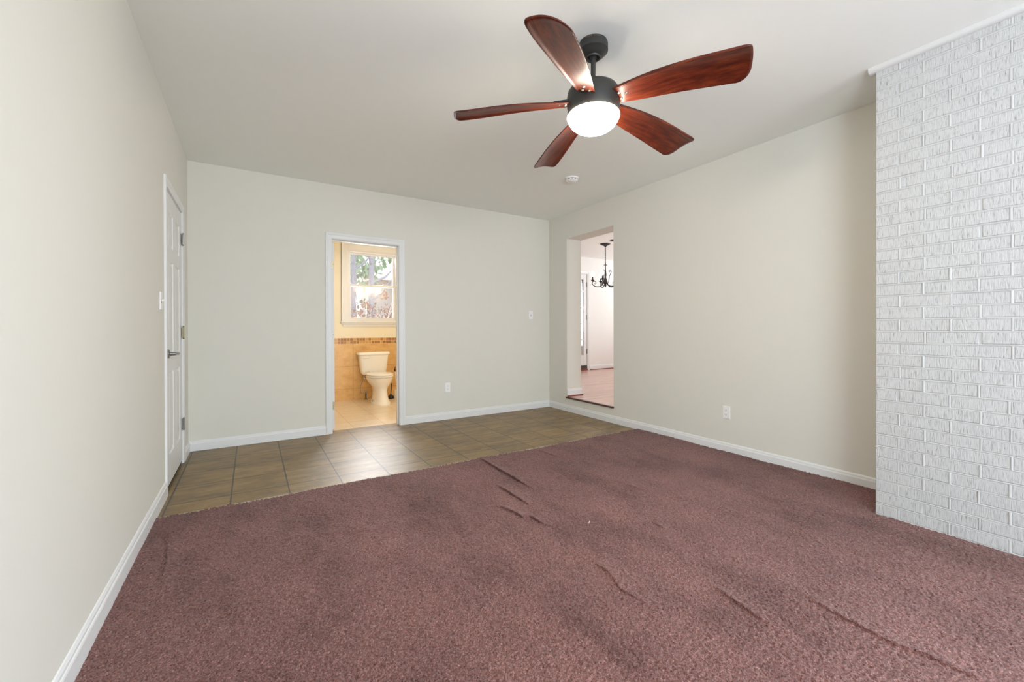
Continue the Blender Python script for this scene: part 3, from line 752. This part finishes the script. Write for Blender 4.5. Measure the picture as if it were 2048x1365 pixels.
# blade surface: stations along the length (r), left and right edges (s, dz)
def catmull(xs, ys, x):
    return float(np.interp(x, xs, ys))
def blade_mesh():
    U = 44; Vn = 26
    rs = np.array([0.128, 0.20, 0.30, 0.458, 0.60, 0.72])
    sL = np.array([-0.052, -0.066, -0.083, -0.102, -0.113, -0.116]); sR = np.array([0.035, 0.043, 0.052, 0.060, 0.063, 0.062])
    zL = np.array([0.006, 0.004, 0.0, -0.013, -0.032, -0.047]); zR = np.array([-0.024, -0.033, -0.043, -0.060, -0.082, -0.100])
    def cub(ys, x):    # smooth interpolation
        c = np.polyfit(rs, ys, 4); return np.polyval(c, x)
    top = []; bot = []
    for i in range(U+1):
        u = i/U
        rowt = []; rowb = []
        for j in range(Vn+1):
            v = 0.5-0.5*math.cos(PI*j/Vn)
            # length of the blade at this lateral position: longer at the L corner, rounded corners
            end = 0.757 - 0.030*v + 0.010*math.sin(PI*v)
            def rnd(d, rad): 
                return rad - math.sqrt(max(0, rad*rad - (rad-d)**2)) if d < rad else 0
            wd = 0.178
            end -= rnd(v*wd, 0.022) + rnd((1-v)*wd, 0.048)
            st = 0.128 + 0.010*math.sin(PI*v)
            r = st + (end-st)*u
            s = cub(sL, r)*(1-v) + cub(sR, r)*v
            z = cub(zL, r)*(1-v) + cub(zR, r)*v
            z += (0.006*min(1, max(0, (r-0.16)/0.2)) + 0.014*max(0, (r-0.16)/0.6)**1.3)*math.sin(PI*v)       # slight cup
            th = 0.009
            edge = min(v*wd, (1-v)*wd, (end-r))
            lip = 0.0
            if v*wd < 0.020: lip = 0.0045*math.sin(min(1, v*wd/0.020)*PI*0.5+PI*0.5)
            if end-r < 0.020: lip = max(lip, 0.004*(1-(end-r)/0.020))
            zb = z - th/2 - lip; zt = z + th/2
            if j in (0, Vn) or i in (0, U): zb = z - th*0.2 - lip*0.6; zt = z + th*0.2
            rowt.append((r, s, zt)); rowb.append((r, s, zb))
        top.append(rowt); bot.append(rowb)
    n = Vn+1
    vs = [p for row in top for p in row] + [p for row in bot for p in row]; k = (U+1)*n; f = []
    for i in range(U):
        for j in range(Vn):
            a = i*n+j; f.append((a, a+1, a+n+1, a+n)); f.append((k+a, k+a+n, k+a+n+1, k+a+1))
    for j in range(Vn):
        f.append((j, k+j, k+j+1, j+1)); a = U*n+j; f.append((a, a+1, k+a+1, k+a))
    for i in range(U):
        a = i*n; f.append((a, a+n, k+a+n, k+a)); a = i*n+Vn; f.append((a, k+a, k+a+n, a+n))
    me = bpy.data.meshes.new('fan_blade'); me.from_pydata(vs, [], f)
    bm = bmesh.new(); bm.from_mesh(me); bmesh.ops.recalc_face_normals(bm, faces=bm.faces); bm.to_mesh(me); bm.free()
    me.polygons.foreach_set('use_smooth', [True]*len(me.polygons)); me.materials.append(M['walnut'])
    return me
bmesh_blade = blade_mesh()
irm = MB()
irm.loft([[(0.10, -0.022, 0.004), (0.10, 0.020, -0.010), (0.10, 0.020, 0.012), (0.10, -0.022, 0.026)],
          [(0.150, -0.034, 0.0105), (0.150, 0.022, -0.0115), (0.150, 0.022, -0.002), (0.150, -0.034, 0.020)],
          [(0.185, -0.030, 0.0085), (0.185, 0.018, -0.012), (0.185, 0.018, -0.005), (0.185, -0.030, 0.0155)],
          [(0.215, -0.012, 0.0005), (0.215, 0.004, -0.007), (0.215, 0.004, -0.002), (0.215, -0.012, 0.006)]])
def screw_mb(r, s):
    z = -0.0015 - 0.34*s - 0.0195*0 - 0.006
    zz = {(-0.022): -0.003, (0.012): -0.016, (-0.008): -0.009}.get(s, -0.008)
    return MB().lathe([(0.0, -0.009), (0.0065, -0.008), (0.0085, -0.004), (0.0085, 0.004), (0.0, 0.004)], (r, s, zz-0.004), 16)
iron_o = irm.build('blade_bracket', M['bronze'], None, bevel=0.002); iron_me = iron_o.data; bpy.data.objects.remove(iron_o)
sc_me = []
for r, s in ((0.150, -0.022), (0.152, 0.012), (0.185, -0.008)):
    so = screw_mb(r, s).build('screw', M['nickel'], None, smooth=True); sc_me.append(so.data); bpy.data.objects.remove(so)
TH0 = -140.519; OFF = [-0.07034, 0.03122, -0.02956, 0.03089, 0.0378]
tilt = Euler((-0.0103, 0.0133, 0)).to_matrix().to_4x4()
for i in range(5):
    a = math.radians(TH0 + 72*i) + OFF[i]
    bo = bpy.data.objects.new('fan_blade', bmesh_blade); COL.objects.link(bo); bo.parent = fan
    bo.matrix_local = Matrix.Translation((0, 0, 2.338-ZC)) @ tilt @ Matrix.Rotation(a, 4, 'Z')
    ir = bpy.data.objects.new('blade_bracket', iron_me); COL.objects.link(ir); ir.parent = bo
    bv = ir.modifiers.new('edge', 'BEVEL'); bv.width = 0.002; bv.segments = 2
    for me in sc_me:
        so = bpy.data.objects.new('screw', me); COL.objects.link(so); so.parent = bo

# ------------------------------------------------------------------ smoke detector
sx, sy = 2.79, 3.315
sd = thing('smoke_detector', (sx, sy, ZC), 'round white smoke detector on the ceiling beyond the fan', 'smoke detector')
MB().lathe([(0.0, ZC), (0.070, ZC), (0.070, ZC-0.010), (0.066, ZC-0.013), (0.0, ZC-0.013)], (sx, sy, 0), 40).build('base_plate', M['plastic'], sd, smooth=True)
MB().lathe([(0.0, ZC-0.012), (0.054, ZC-0.012), (0.054, ZC-0.024), (0.0, ZC-0.024)], (sx, sy, 0), 40).build('vent_ring', M['slot'], sd, smooth=True)
cap = MB().lathe([(0.0, ZC-0.0225), (0.060, ZC-0.0225), (0.061, ZC-0.028), (0.052, ZC-0.036), (0.030, ZC-0.041), (0.0, ZC-0.042)], (sx, sy, 0), 40)
for k in range(10):
    a = 2*PI*k/10; m_ = Matrix.Translation((sx, sy, 0)) @ Matrix.Rotation(a, 4, 'Z'); cap.box(0.050, 0.0585, -0.004, 0.004, ZC-0.0245, ZC-0.011, m_)
cap.build('cover', M['plastic'], sd, smooth=True)
MB().lathe([(0.009, ZC-0.0405), (0.009, ZC-0.0435), (0.0, ZC-0.0435)], (sx-0.022, sy-0.02, 0), 16).build('test_button', M['plastic'], sd, smooth=True)

# ------------------------------------------------------------------ switches and outlets
def frame_at(p, n):     # local axes: x along the wall, y out of the wall, z up
    n = Vector(n).normalized(); x = n.cross(Vector((0, 0, 1))).normalized()
    mt = Matrix((x, n, Vector((0, 0, 1)))).transposed().to_4x4(); mt.translation = Vector(p); return mt
def plate(mt, b, wd=0.070, h=0.114):
    rings = []
    for d, k in ((0.0, 0.0), (0.003, 0.0), (0.006, 0.004)):
        x = wd/2-k; z = h/2-k
        rings.append([tuple(mt @ Vector(q)) for q in ((-x, d, -z), (x, d, -z), (x, d, z), (-x, d, z))])
    return b.loft(rings)
def outlet(p, n, label):
    t = thing('wall_outlet', p, label, 'outlet', 'duplex wall outlets'); mt = frame_at(p, n)
    plate(mt, MB()).build('cover_plate', M['plastic'], t, bevel=0.001)
    for s in (-1, 1):
        z = s*0.0195
        f = MB(); ring = []
        for k in range(24):
            a = 2*PI*k/24; x = 0.0165*math.cos(a); zz = max(-0.0135, min(0.0135, 0.0165*math.sin(a))); ring.append((x, zz))
        f.loft([[tuple(mt @ Vector((x, d, z+zz))) for x, zz in ring] for d in (0.004, 0.0085)])
        fo = f.build('receptacle', M['plastic'], t)
        sl = MB()
        for x, hh in ((-0.006, 0.0045), (0.006, 0.0036)): sl.box(x-0.0012, x+0.0012, 0.0082, 0.0089, z-hh+0.003, z+hh+0.003, mt)
        sl.lathe([(0.0024, 0.0082), (0.0024, 0.0089)], (0, 0, 0), 10, 'y'); n_ = 20
        sl.v[-n_:] = [tuple(mt @ (Vector(q) + Vector((0, 0, z-0.008)))) for q in sl.v[-n_:]]
        sl.build('slots', M['slot'], fo)
    sc = MB().lathe([(0.003, 0.0055), (0.003, 0.0072), (0.0, 0.0075)], (0, 0, 0), 10, 'y'); sc.v = [tuple(mt @ Vector(q)) for q in sc.v]
    sc.build('screw', M['plastic'], t, smooth=True)
def switch(p, n, label):
    t = thing('light_switch', p, label, 'light switch', 'toggle light switches'); mt = frame_at(p, n)
    plate(mt, MB()).build('cover_plate', M['plastic'], t, bevel=0.001)
    MB().box(-0.005, 0.005, 0.0055, 0.0066, -0.012, 0.012, mt).build('toggle_slot', M['slot'], t)
    m2 = mt @ Matrix.Rotation(math.radians(28), 4, 'X')
    MB().box(-0.0042, 0.0042, 0.0, 0.019, -0.0045, 0.0045, m2).build('toggle', M['plastic'], t, bevel=0.001)
    for s in (-1, 1):
        sc = MB(); k = 0; sc.lathe([(0.003, 0.0055), (0.003, 0.0068), (0.0, 0.007)], (0, 0, s*0.030), 10, 'y'); sc.v[k:] = [tuple(mt @ Vector(q)) for q in sc.v[k:]]
        sc.build('screw', M['plastic'], t, smooth=True)
switch((XL+0.0005, 3.44, 1.296), (1, 0, 0), 'white toggle switch beside the white panel door')
switch((3.296, YB-0.0005, 1.302), (0, -1, 0), 'white toggle switch near the corner of the far wall')
outlet((2.051, YB-0.0005, 0.391), (0, -1, 0), 'white outlet on the far wall right of the bathroom doorway')
outlet((XR-0.0005, 2.170, 0.358), (-1, 0, 0), 'white outlet low on the wall between step and chimney')

# ------------------------------------------------------------------ toilet
def ell(cx, cy, hx, hyf, hyb, z, n=40, p=2.3):
    """rounded outline, front half-length hyf (towards -y), back half-length hyb"""
    out = []
    for k in range(n):
        a = 2*PI*k/n; c = math.cos(a); s = math.sin(a)
        x = hx*math.copysign(abs(c)**(2/p), c); y = (hyb if s > 0 else hyf)*math.copysign(abs(s)**(2/p), s)
        out.append((cx+x, cy+y, z))
    return out
TX = 1.640; TY = 6.42
wc = thing('toilet', (TX, TY, 0), 'white two-piece toilet with closed lid under the bathroom window', 'toilet')
MB().loft([ell(TX, TY-0.050, 0.128, 0.255, 0.260, 0.000), ell(TX, TY-0.047, 0.128, 0.255, 0.260, 0.022), ell(TX, TY-0.045, 0.118, 0.243, 0.250, 0.035), ell(TX, TY-0.039, 0.105, 0.225, 0.240, 0.070), ell(TX, TY-0.029, 0.093, 0.205, 0.235, 0.140),
           ell(TX, TY-0.020, 0.090, 0.195, 0.235, 0.200), ell(TX, TY-0.012, 0.105, 0.205, 0.240, 0.250), ell(TX, TY-0.005, 0.142, 0.232, 0.250, 0.300), ell(TX, TY-0.000, 0.168, 0.252, 0.260, 0.335), ell(TX, TY-0.000, 0.178, 0.262, 0.270, 0.360),
           ell(TX, TY-0.000, 0.182, 0.268, 0.275, 0.385), ell(TX, TY-0.000, 0.180, 0.266, 0.275, 0.398), ell(TX, TY-0.000, 0.150, 0.235, 0.250, 0.400)]).build('bowl', M['ceramic'], wc, smooth=True)
st = MB().loft([ell(TX, TY-.008, .186, .272, .21, .402), ell(TX, TY-.008, .190, .276, .213, .408), ell(TX, TY-.008, .190, .276, .213, .418), ell(TX, TY-.008, .184, .270, .21, .423)]).build('seat', M['seat'], wc, smooth=True)
MB().loft([ell(TX, TY-.006, .184, .268, .21, .428), ell(TX, TY-.006, .188, .272, .213, .433), ell(TX, TY-.006, .186, .270, .212, .445), ell(TX, TY-.006, .165, .245, .195, .452), ell(TX, TY-.006, .10, .16, .13, .455)]).build('lid', M['seat'], wc, smooth=True)
ty = 6.800
MB().loft([ell(TX, ty, .165, .075, .085, .400, p=5), ell(TX, ty, .190, .088, .095, .425, p=5), ell(TX, ty, .198, .094, .097, .48, p=5), ell(TX, ty, .216, .102, .100, .62, p=5), ell(TX, ty, .226, .106, .102, .705, p=5)]).build('tank', M['ceramic'], wc, smooth=True)
MB().loft([ell(TX, ty, .232, .112, .104, .703, p=5), ell(TX, ty, .246, .124, .106, .712, p=5), ell(TX, ty, .248, .126, .107, .735, p=5), ell(TX, ty, .240, .119, .104, .750, p=5), ell(TX, ty, .20, .09, .08, .755, p=5)]).build('tank_lid', M['ceramic'], wc, smooth=True)
hd = MB().lathe([(0.0, 0.0), (0.014, 0.0), (0.014, -0.010), (0.0, -0.012)], (TX-.165, 6.697, .672), 16, 'y'); hd.tube([(TX-.165, 6.682, .672), (TX-.13, 6.678, .670), (TX-.085, 6.680, .667)], [.007, .008, .009], 10)
hd.build('flush_handle', M['seat'], wc, smooth=True)
for s in (-1, 1):
    MB().lathe([(0.0, .064), (0.005, .062), (0.006, .034), (0.012, .030), (0.012, .022), (0.0, .022)], (TX+s*.112, TY-.06, 0), 14).build('floor_bolt', M['pipe'], wc, smooth=True)
for s in (-1, 1): MB().lathe([(0.0, .47), (0.015, .465), (0.016, .40), (0.0, .40)], (TX+s*.075, 6.655, 0), 14).build('lid_hinge', M['seat'], wc, smooth=True)
# supply line
sv = thing('supply_valve', (1.535, 6.83, 0), 'braided water supply line and dark stop valve left of the toilet', 'pipe')
MB().lathe([(0.0, 0.0), (0.032, 0.0), (0.030, 0.006), (0.010, 0.010), (0.0, 0.010)], (1.535, 6.83, 0), 20).build('floor_flange', M['brass'], sv, smooth=True)
MB().tube([(1.535, 6.83, 0.008), (1.535, 6.83, 0.105)], 0.009, 12).build('riser_pipe', M['pipe'], sv, smooth=True)
vb = MB().lathe([(0.0, .095), (.014, .097), (.016, .112), (.014, .128), (.0, .130)], (1.535, 6.83, 0), 14); vb.tube([(1.535, 6.83, .113), (1.535, 6.79, .113)], .006, 8); vb.lathe([(0.0, -.012), (.013, -.010), (.013, .0), (0, 0)], (1.535, 6.79, .113), 12, 'y')
vb.build('stop_valve', M['nickel'], sv, smooth=True)
pts = []
for t in np.linspace(0, 1, 18):
    P = [(1.535, 6.83, .125), (1.47, 6.82, .10), (1.445, 6.80, .19), (1.47, 6.79, .27), (1.500, 6.785, .33)]
    k = t*4; i = min(3, int(k)); u = k-i; p0 = P[max(i-1, 0)]; p1 = P[i]; p2 = P[i+1]; p3 = P[min(i+2, 4)]
    pts.append(tuple(0.5*((2*p1[c])+(-p0[c]+p2[c])*u+(2*p0[c]-5*p1[c]+4*p2[c]-p3[c])*u*u+(-p0[c]+3*p1[c]-3*p2[c]+p3[c])*u**3) for c in range(3)))
MB().tube(pts, 0.0055, 8).build('braided_hose', M['hose'], sv, smooth=True)
nt = MB().lathe([(0, .33), (.020, .33), (.022, .345), (.022, .372), (.015, .378), (.015, .390), (.012, .398), (0, .398)], (1.503, 6.785, 0), 8); nt.build('coupling_nut', M['chrome'], sv)
# brush and plunger at the far side of the toilet
br = thing('toilet_brush', (1.985, 6.66, 0), 'white toilet brush in its holder between toilet and door edge', 'toilet brush')
MB().lathe([(0, 0), (.048, 0), (.050, .01), (.043, .13), (.040, .14), (.036, .135), (.0, .12)], (1.985, 6.66, 0), 20).build('holder', M['plastic'], br, smooth=True)
MB().tube([(1.983, 6.66, .12), (1.965, 6.66, .30), (1.948, 6.66, .445)], .008, 10).build('handle', M['plastic'], br, smooth=True)
MB().tube([(1.950, 6.66, .435), (1.944, 6.66, .46), (1.945, 6.655, .49), (1.949, 6.65, .512)], [.010, .012, .006, .005], 10).build('handle_tip', M['pipe'], br, smooth=True)
pl = thing('drain_plunger', (1.895, 6.72, 0), 'small black rubber plunger on the floor behind the toilet', 'plunger')
MB().lathe([(0, .002), (.050, .002), (.052, .012), (.046, .035), (.030, .052), (.014, .060), (.012, .075), (0, .075)], (1.895, 6.72, 0), 24).build('rubber_cup', M['black'], pl, smooth=True)
MB().tube([(1.895, 6.72, .07), (1.905, 6.73, .16), (1.91, 6.735, .24)], .008, 10).build('handle', M['pipe'], pl, smooth=True)
# vanity light whose three shades mirror in the lower pane
vl = thing('vanity_light', (2.07, YB+WT, 1.95), 'three-shade vanity light above the bathroom mirror', 'wall lamp')
box('back_plate', M['nickel'], (1.80, 2.34, YB+WT, YB+WT+0.02, 1.98, 2.04), vl, bevel=0.004)
for x in (1.88, 2.07, 2.26):
    MB().lathe([(0.0, 1.99), (.045, 1.99), (.062, 1.87), (.060, 1.862), (0, 1.87)], (x, YB+WT+0.085, 0), 24).build('lamp_shade', M['vanity'], vl, smooth=True)
    MB().tube([(x, YB+WT+0.018, 2.01), (x, YB+WT+0.085, 2.02), (x, YB+WT+0.085, 1.985)], .009, 8).build('lamp_arm', M['nickel'], vl, smooth=True)

# ------------------------------------------------------------------ dining room: chandelier and ceiling vent
CX, CY = 5.562, 5.658
ch = thing('chandelier', (CX, CY, DZ), 'dark scrolled iron chandelier with lit candle bulbs in the dining room', 'chandelier')
MB().lathe([(0, DZ), (.098, DZ), (.096, DZ-.006), (.075, DZ-.022), (.030, DZ-.040), (.018, DZ-.052), (.008, DZ-.060), (0, DZ-.060)], (CX, CY, 0), 32).build('ceiling_canopy', M['iron'], ch, smooth=True)
chain = MB(); z = DZ-.055; k = 0
while z > 2.31:
    pts = [(0.0095*math.cos(a), 0.021*math.sin(a)) for a in [2*PI*i/12 for i in range(12)]]
    ring = [((CX+x, CY, z-0.018+zz) if k % 2 == 0 else (CX, CY+x, z-0.018+zz)) for x, zz in pts]
    rr = []
    for i in range(12):
        p = Vector(ring[i]); t = (Vector(ring[(i+1) % 12])-Vector(ring[i-1])).normalized(); nrm = Vector((0, 1, 0)) if k % 2 == 0 else Vector((1, 0, 0)); b_ = t.cross(nrm)
        rr.append([tuple(p+(nrm*math.cos(2*PI*q/6)+b_*math.sin(2*PI*q/6))*0.0032) for q in range(6)])
    chain.loft(rr, closed=True); z -= 0.033; k += 1
chain.build('chain', M['iron'], ch, smooth=True)
MB().lathe([(0, 2.32), (.008, 2.31), (.006, 2.295), (.034, 2.290), (.034, 2.284), (.008, 2.278), (.010, 2.20), (.020, 2.10), (.012, 2.06), (.026, 2.02), (.036, 1.985), (.045, 1.965), (.030, 1.945), (.014, 1.925), (.020, 1.905), (.008, 1.885), (0, 1.872)], (CX, CY, 0), 24).build('centre_column', M['iron'], ch, smooth=True)
def spiral(c0, r0, r1, a0, a1, n): return [(c0[0]+(r0+(r1-r0)*i/n)*math.cos(a0+(a1-a0)*i/n), c0[1]+(r0+(r1-r0)*i/n)*math.sin(a0+(a1-a0)*i/n)) for i in range(n+1)]
view_right = Vector((math.cos(YAW), -math.sin(YAW), 0)); base_ang = math.atan2(-view_right.y, -view_right.x)
for k in range(5):
    a = base_ang - 0.14 + k*2*PI/5
    P2 = lambda r, z: (CX+r*math.cos(a), CY+r*math.sin(a), z)
    prof = [(0.035, 1.955), (0.06, 1.915), (0.10, 1.892), (0.15, 1.888), (0.20, 1.900), (0.235, 1.930), (0.245, 1.958), (0.230, 1.985), (0.200, 1.992), (0.175, 1.975), (0.172, 1.950), (0.190, 1.940), (0.203, 1.950)]
    ar = MB().tube([P2(r, z) for r, z in prof], [.008]*7+[.007, .006, .0055, .005, .0045, .004], 8).build('arm', M['iron'], ch, smooth=True)
    q = P2(0.232, 0)
    MB().lathe([(0, 1.985), (.010, 1.988), (.036, 2.012), (.034, 2.016), (.014, 2.012), (.012, 2.020), (0, 2.020)], (q[0], q[1], 0), 16).build('drip_cup', M['iron'], ar, smooth=True)
    MB().lathe([(0, 2.015), (.011, 2.015), (.011, 2.072), (0, 2.072)], (q[0], q[1], 0), 12).build('candle_sleeve', M['iron'], ar, smooth=True)
    MB().lathe([(0, 2.070), (.014, 2.074), (.027, 2.095), (.031, 2.115), (.024, 2.145), (.012, 2.172), (.004, 2.188), (0, 2.19)], (q[0], q[1], 0), 16).build('candle_bulb', M['bulb'], ar, smooth=True)
for k in range(3):
    a = base_ang + PI - 0.1 + k*2*PI/3
    P2 = lambda r, z: (CX+r*math.cos(a), CY+r*math.sin(a), z)
    pr = [(0.03, 1.935), (0.055, 1.96), (0.062, 2.02), (0.072, 2.08), (0.095, 2.13), (0.105, 2.165), (0.092, 2.192), (0.068, 2.192), (0.058, 2.172), (0.070, 2.155), (0.082, 2.164)]
    MB().tube([P2(r, z) for r, z in pr], .006, 8).build('scroll', M['iron'], ch, smooth=True)
vt = thing('ceiling_vent', (5.52, 5.30, DZ), 'dark metal ceiling vent partly hidden beyond the chandelier', 'vent')
m_ = Matrix.Translation((5.56, 5.29, 0)) @ Matrix.Rotation(math.radians(-32), 4, 'Z')
MB().box(-.17, .17, -.06, .06, DZ-.012, DZ, m_).build('vent_frame', M['iron'], vt, bevel=.003)
b = MB()
for k in range(6): b.box(-.15, .15, -.048+k*.017, -.040+k*.017, DZ-.015, DZ-.011, m_)
b.build('slats', M['bronze'], vt)

# ------------------------------------------------------------------ garden seen through the bathroom window
struct(box('ground', M['soil'], (-14, 22, BATH_Y1+WT+0.3, 40, -0.35, -0.25)), 'leaf-covered ground outside')
rnd = random.Random(11)
def leaf_cloud(b, c, rx, ry, rz, n, size, rnd):
    for _ in range(n):
        while True:
            p = Vector((rnd.uniform(-1, 1), rnd.uniform(-1, 1), rnd.uniform(-1, 1)))
            if p.length < 1: break
        q = Vector((c[0]+p.x*rx, c[1]+p.y*ry, c[2]+p.z*rz))
        e = Euler((rnd.uniform(0, 6), rnd.uniform(0, 6), rnd.uniform(0, 6))).to_matrix(); s = size*rnd.uniform(0.6, 1.4)
        vs = [q + e @ Vector(t) for t in ((-s, 0, 0), (0, -s*.45, s*.1), (s, 0, 0), (0, s*.45, s*.1))]
        b.add(vs, [(0, 1, 2, 3)])
def tree(x, y, r, h, label, crown=None, leafm=None):
    t = thing('tree', (x, y, -0.25), label, 'tree', 'trees outside the bathroom window')
    n = 9; b = MB()
    b.tube([(x+rnd.uniform(-.04, .04), y, -0.3+h*i/n) for i in range(n+1)], [r*(1.15-.45*i/n) for i in range(n+1)], 14)
    for k in range(5):
        z = 2.0+k*0.55; a = rnd.uniform(0, 6.28); L = rnd.uniform(.7, 1.3)
        b.tube([(x, y, z), (x+L*.5*math.cos(a), y+L*.4*math.sin(a), z+.25), (x+L*math.cos(a), y+L*.8*math.sin(a), z+.75)], [.05, .032, .012], 7)
    b.build('trunk', M['bark'], t, smooth=True)
    if crown:
        b = MB()
        for c in crown: leaf_cloud(b, (x+c[0], y+c[1], c[2]), c[3], c[3]*.8, c[4], c[5], .16, rnd)
        b.build('foliage', leafm, t)
tree(3.21, 13.5, .085, 6.5, 'grey tree trunk centred in the bathroom window', [(0.0, 0.0, 5.6, .9, .7, 160)], M['leaf'])
tree(1.02+1.89, 16.0-1.5, .08, 6.5, 'grey tree trunk towards the hinge side of the bathroom window', None, None)
tree(3.35, 17.2, .06, 7.0, 'leafy far tree behind the two grey trunks', [(0.1, 0.2, 3.9, 1.25, 1.3, 560)], M['leaf'])
tree(6.15, 17.6, .07, 7.0, 'leafy far tree in front of the pale pink building', [(-.15, 0.2, 4.4, 1.2, .9, 480)], M['leaf'])
def bush(name, x, y, label, mat, clouds, stems):
    t = thing(name, (x, y, -0.25), label, 'bush')
    b = MB()
    for k in range(stems):
        a = rnd.uniform(0, 6.28); L = rnd.uniform(.2, .75); hgt = rnd.uniform(1.2, 2.1)
        p = [(x+rnd.uniform(-.1, .1), y, -0.3)]
        for s in (.35, .7, 1.0): p.append((x+L*s*math.cos(a)+rnd.uniform(-.05, .05), y+L*s*math.sin(a)*.6, -0.3+hgt*s))
        b.tube(p, [.020, .015, .010, .004], 6)
        for s in (1, 2):
            q = Vector(p[s]); d = Vector((rnd.uniform(-.5, .5), rnd.uniform(-.2, .2), rnd.uniform(.2, .6)))
            b.tube([tuple(q), tuple(q+d*.5), tuple(q+d)], [.009, .006, .003], 5)
    b.build('branches', M['twig'], t, smooth=True)
    b = MB()
    for c in clouds: leaf_cloud(b, (x+c[0], y+c[1], c[2]), c[3], c[3]*.7, c[4], c[5], c[6], rnd)
    b.build('leaves', mat, t)
bush('shrub', 1.95, 8.6, 'bare pale-twigged shrub close outside the bathroom window', M['leafred'], [(.38, 0.1, 1.80, .10, .10, 50, .03), (-.1, .2, 1.32, .3, .12, 60, .03)], 18)
bush('shrub', 2.35, 10.8, 'russet-leaved shrub behind the bare twigs outside', M['leafred'], [(0, 0, 1.2, .42, .62, 420, .05)], 8)
bush('shrub', 3.5, 12.3, 'russet shrub towards the latch side behind the bare twigs', M['leafred'], [(0, 0, 1.3, .48, .62, 420, .05)], 8)
bush('hedge_bush', 3.35, 15.4, 'olive bush low between the tree trunks outside', M['hedge'], [(0, 0, 1.5, .75, .75, 480, .06)], 4)
hs = thing('garden_shed', (5.4, 19.5, -0.25), 'pale pink building wall far behind the garden trees', 'building')
box('wall_panel', M['siding'], (4.75, 9.0, 19.6, 22, -0.25, 3.35), hs)
rings = [[(4.6, 19.3, 3.35), (9.2, 19.3, 3.35), (9.2, 22.2, 3.35), (4.6, 22.2, 3.35)], [(4.6, 20.65, 3.75), (9.2, 20.65, 3.75), (9.2, 20.75, 3.75), (4.6, 20.75, 3.75)]]
MB().loft(rings).build('roof', M['siding'], hs)
struct(box('backdrop', M['backdrop'], (3.95, 10.0, DY1+WT, 12.0, -0.24, 0.12)), 'pale patio added outside the glazed door to whiten its panes')  # added pale surface so the glass looks white
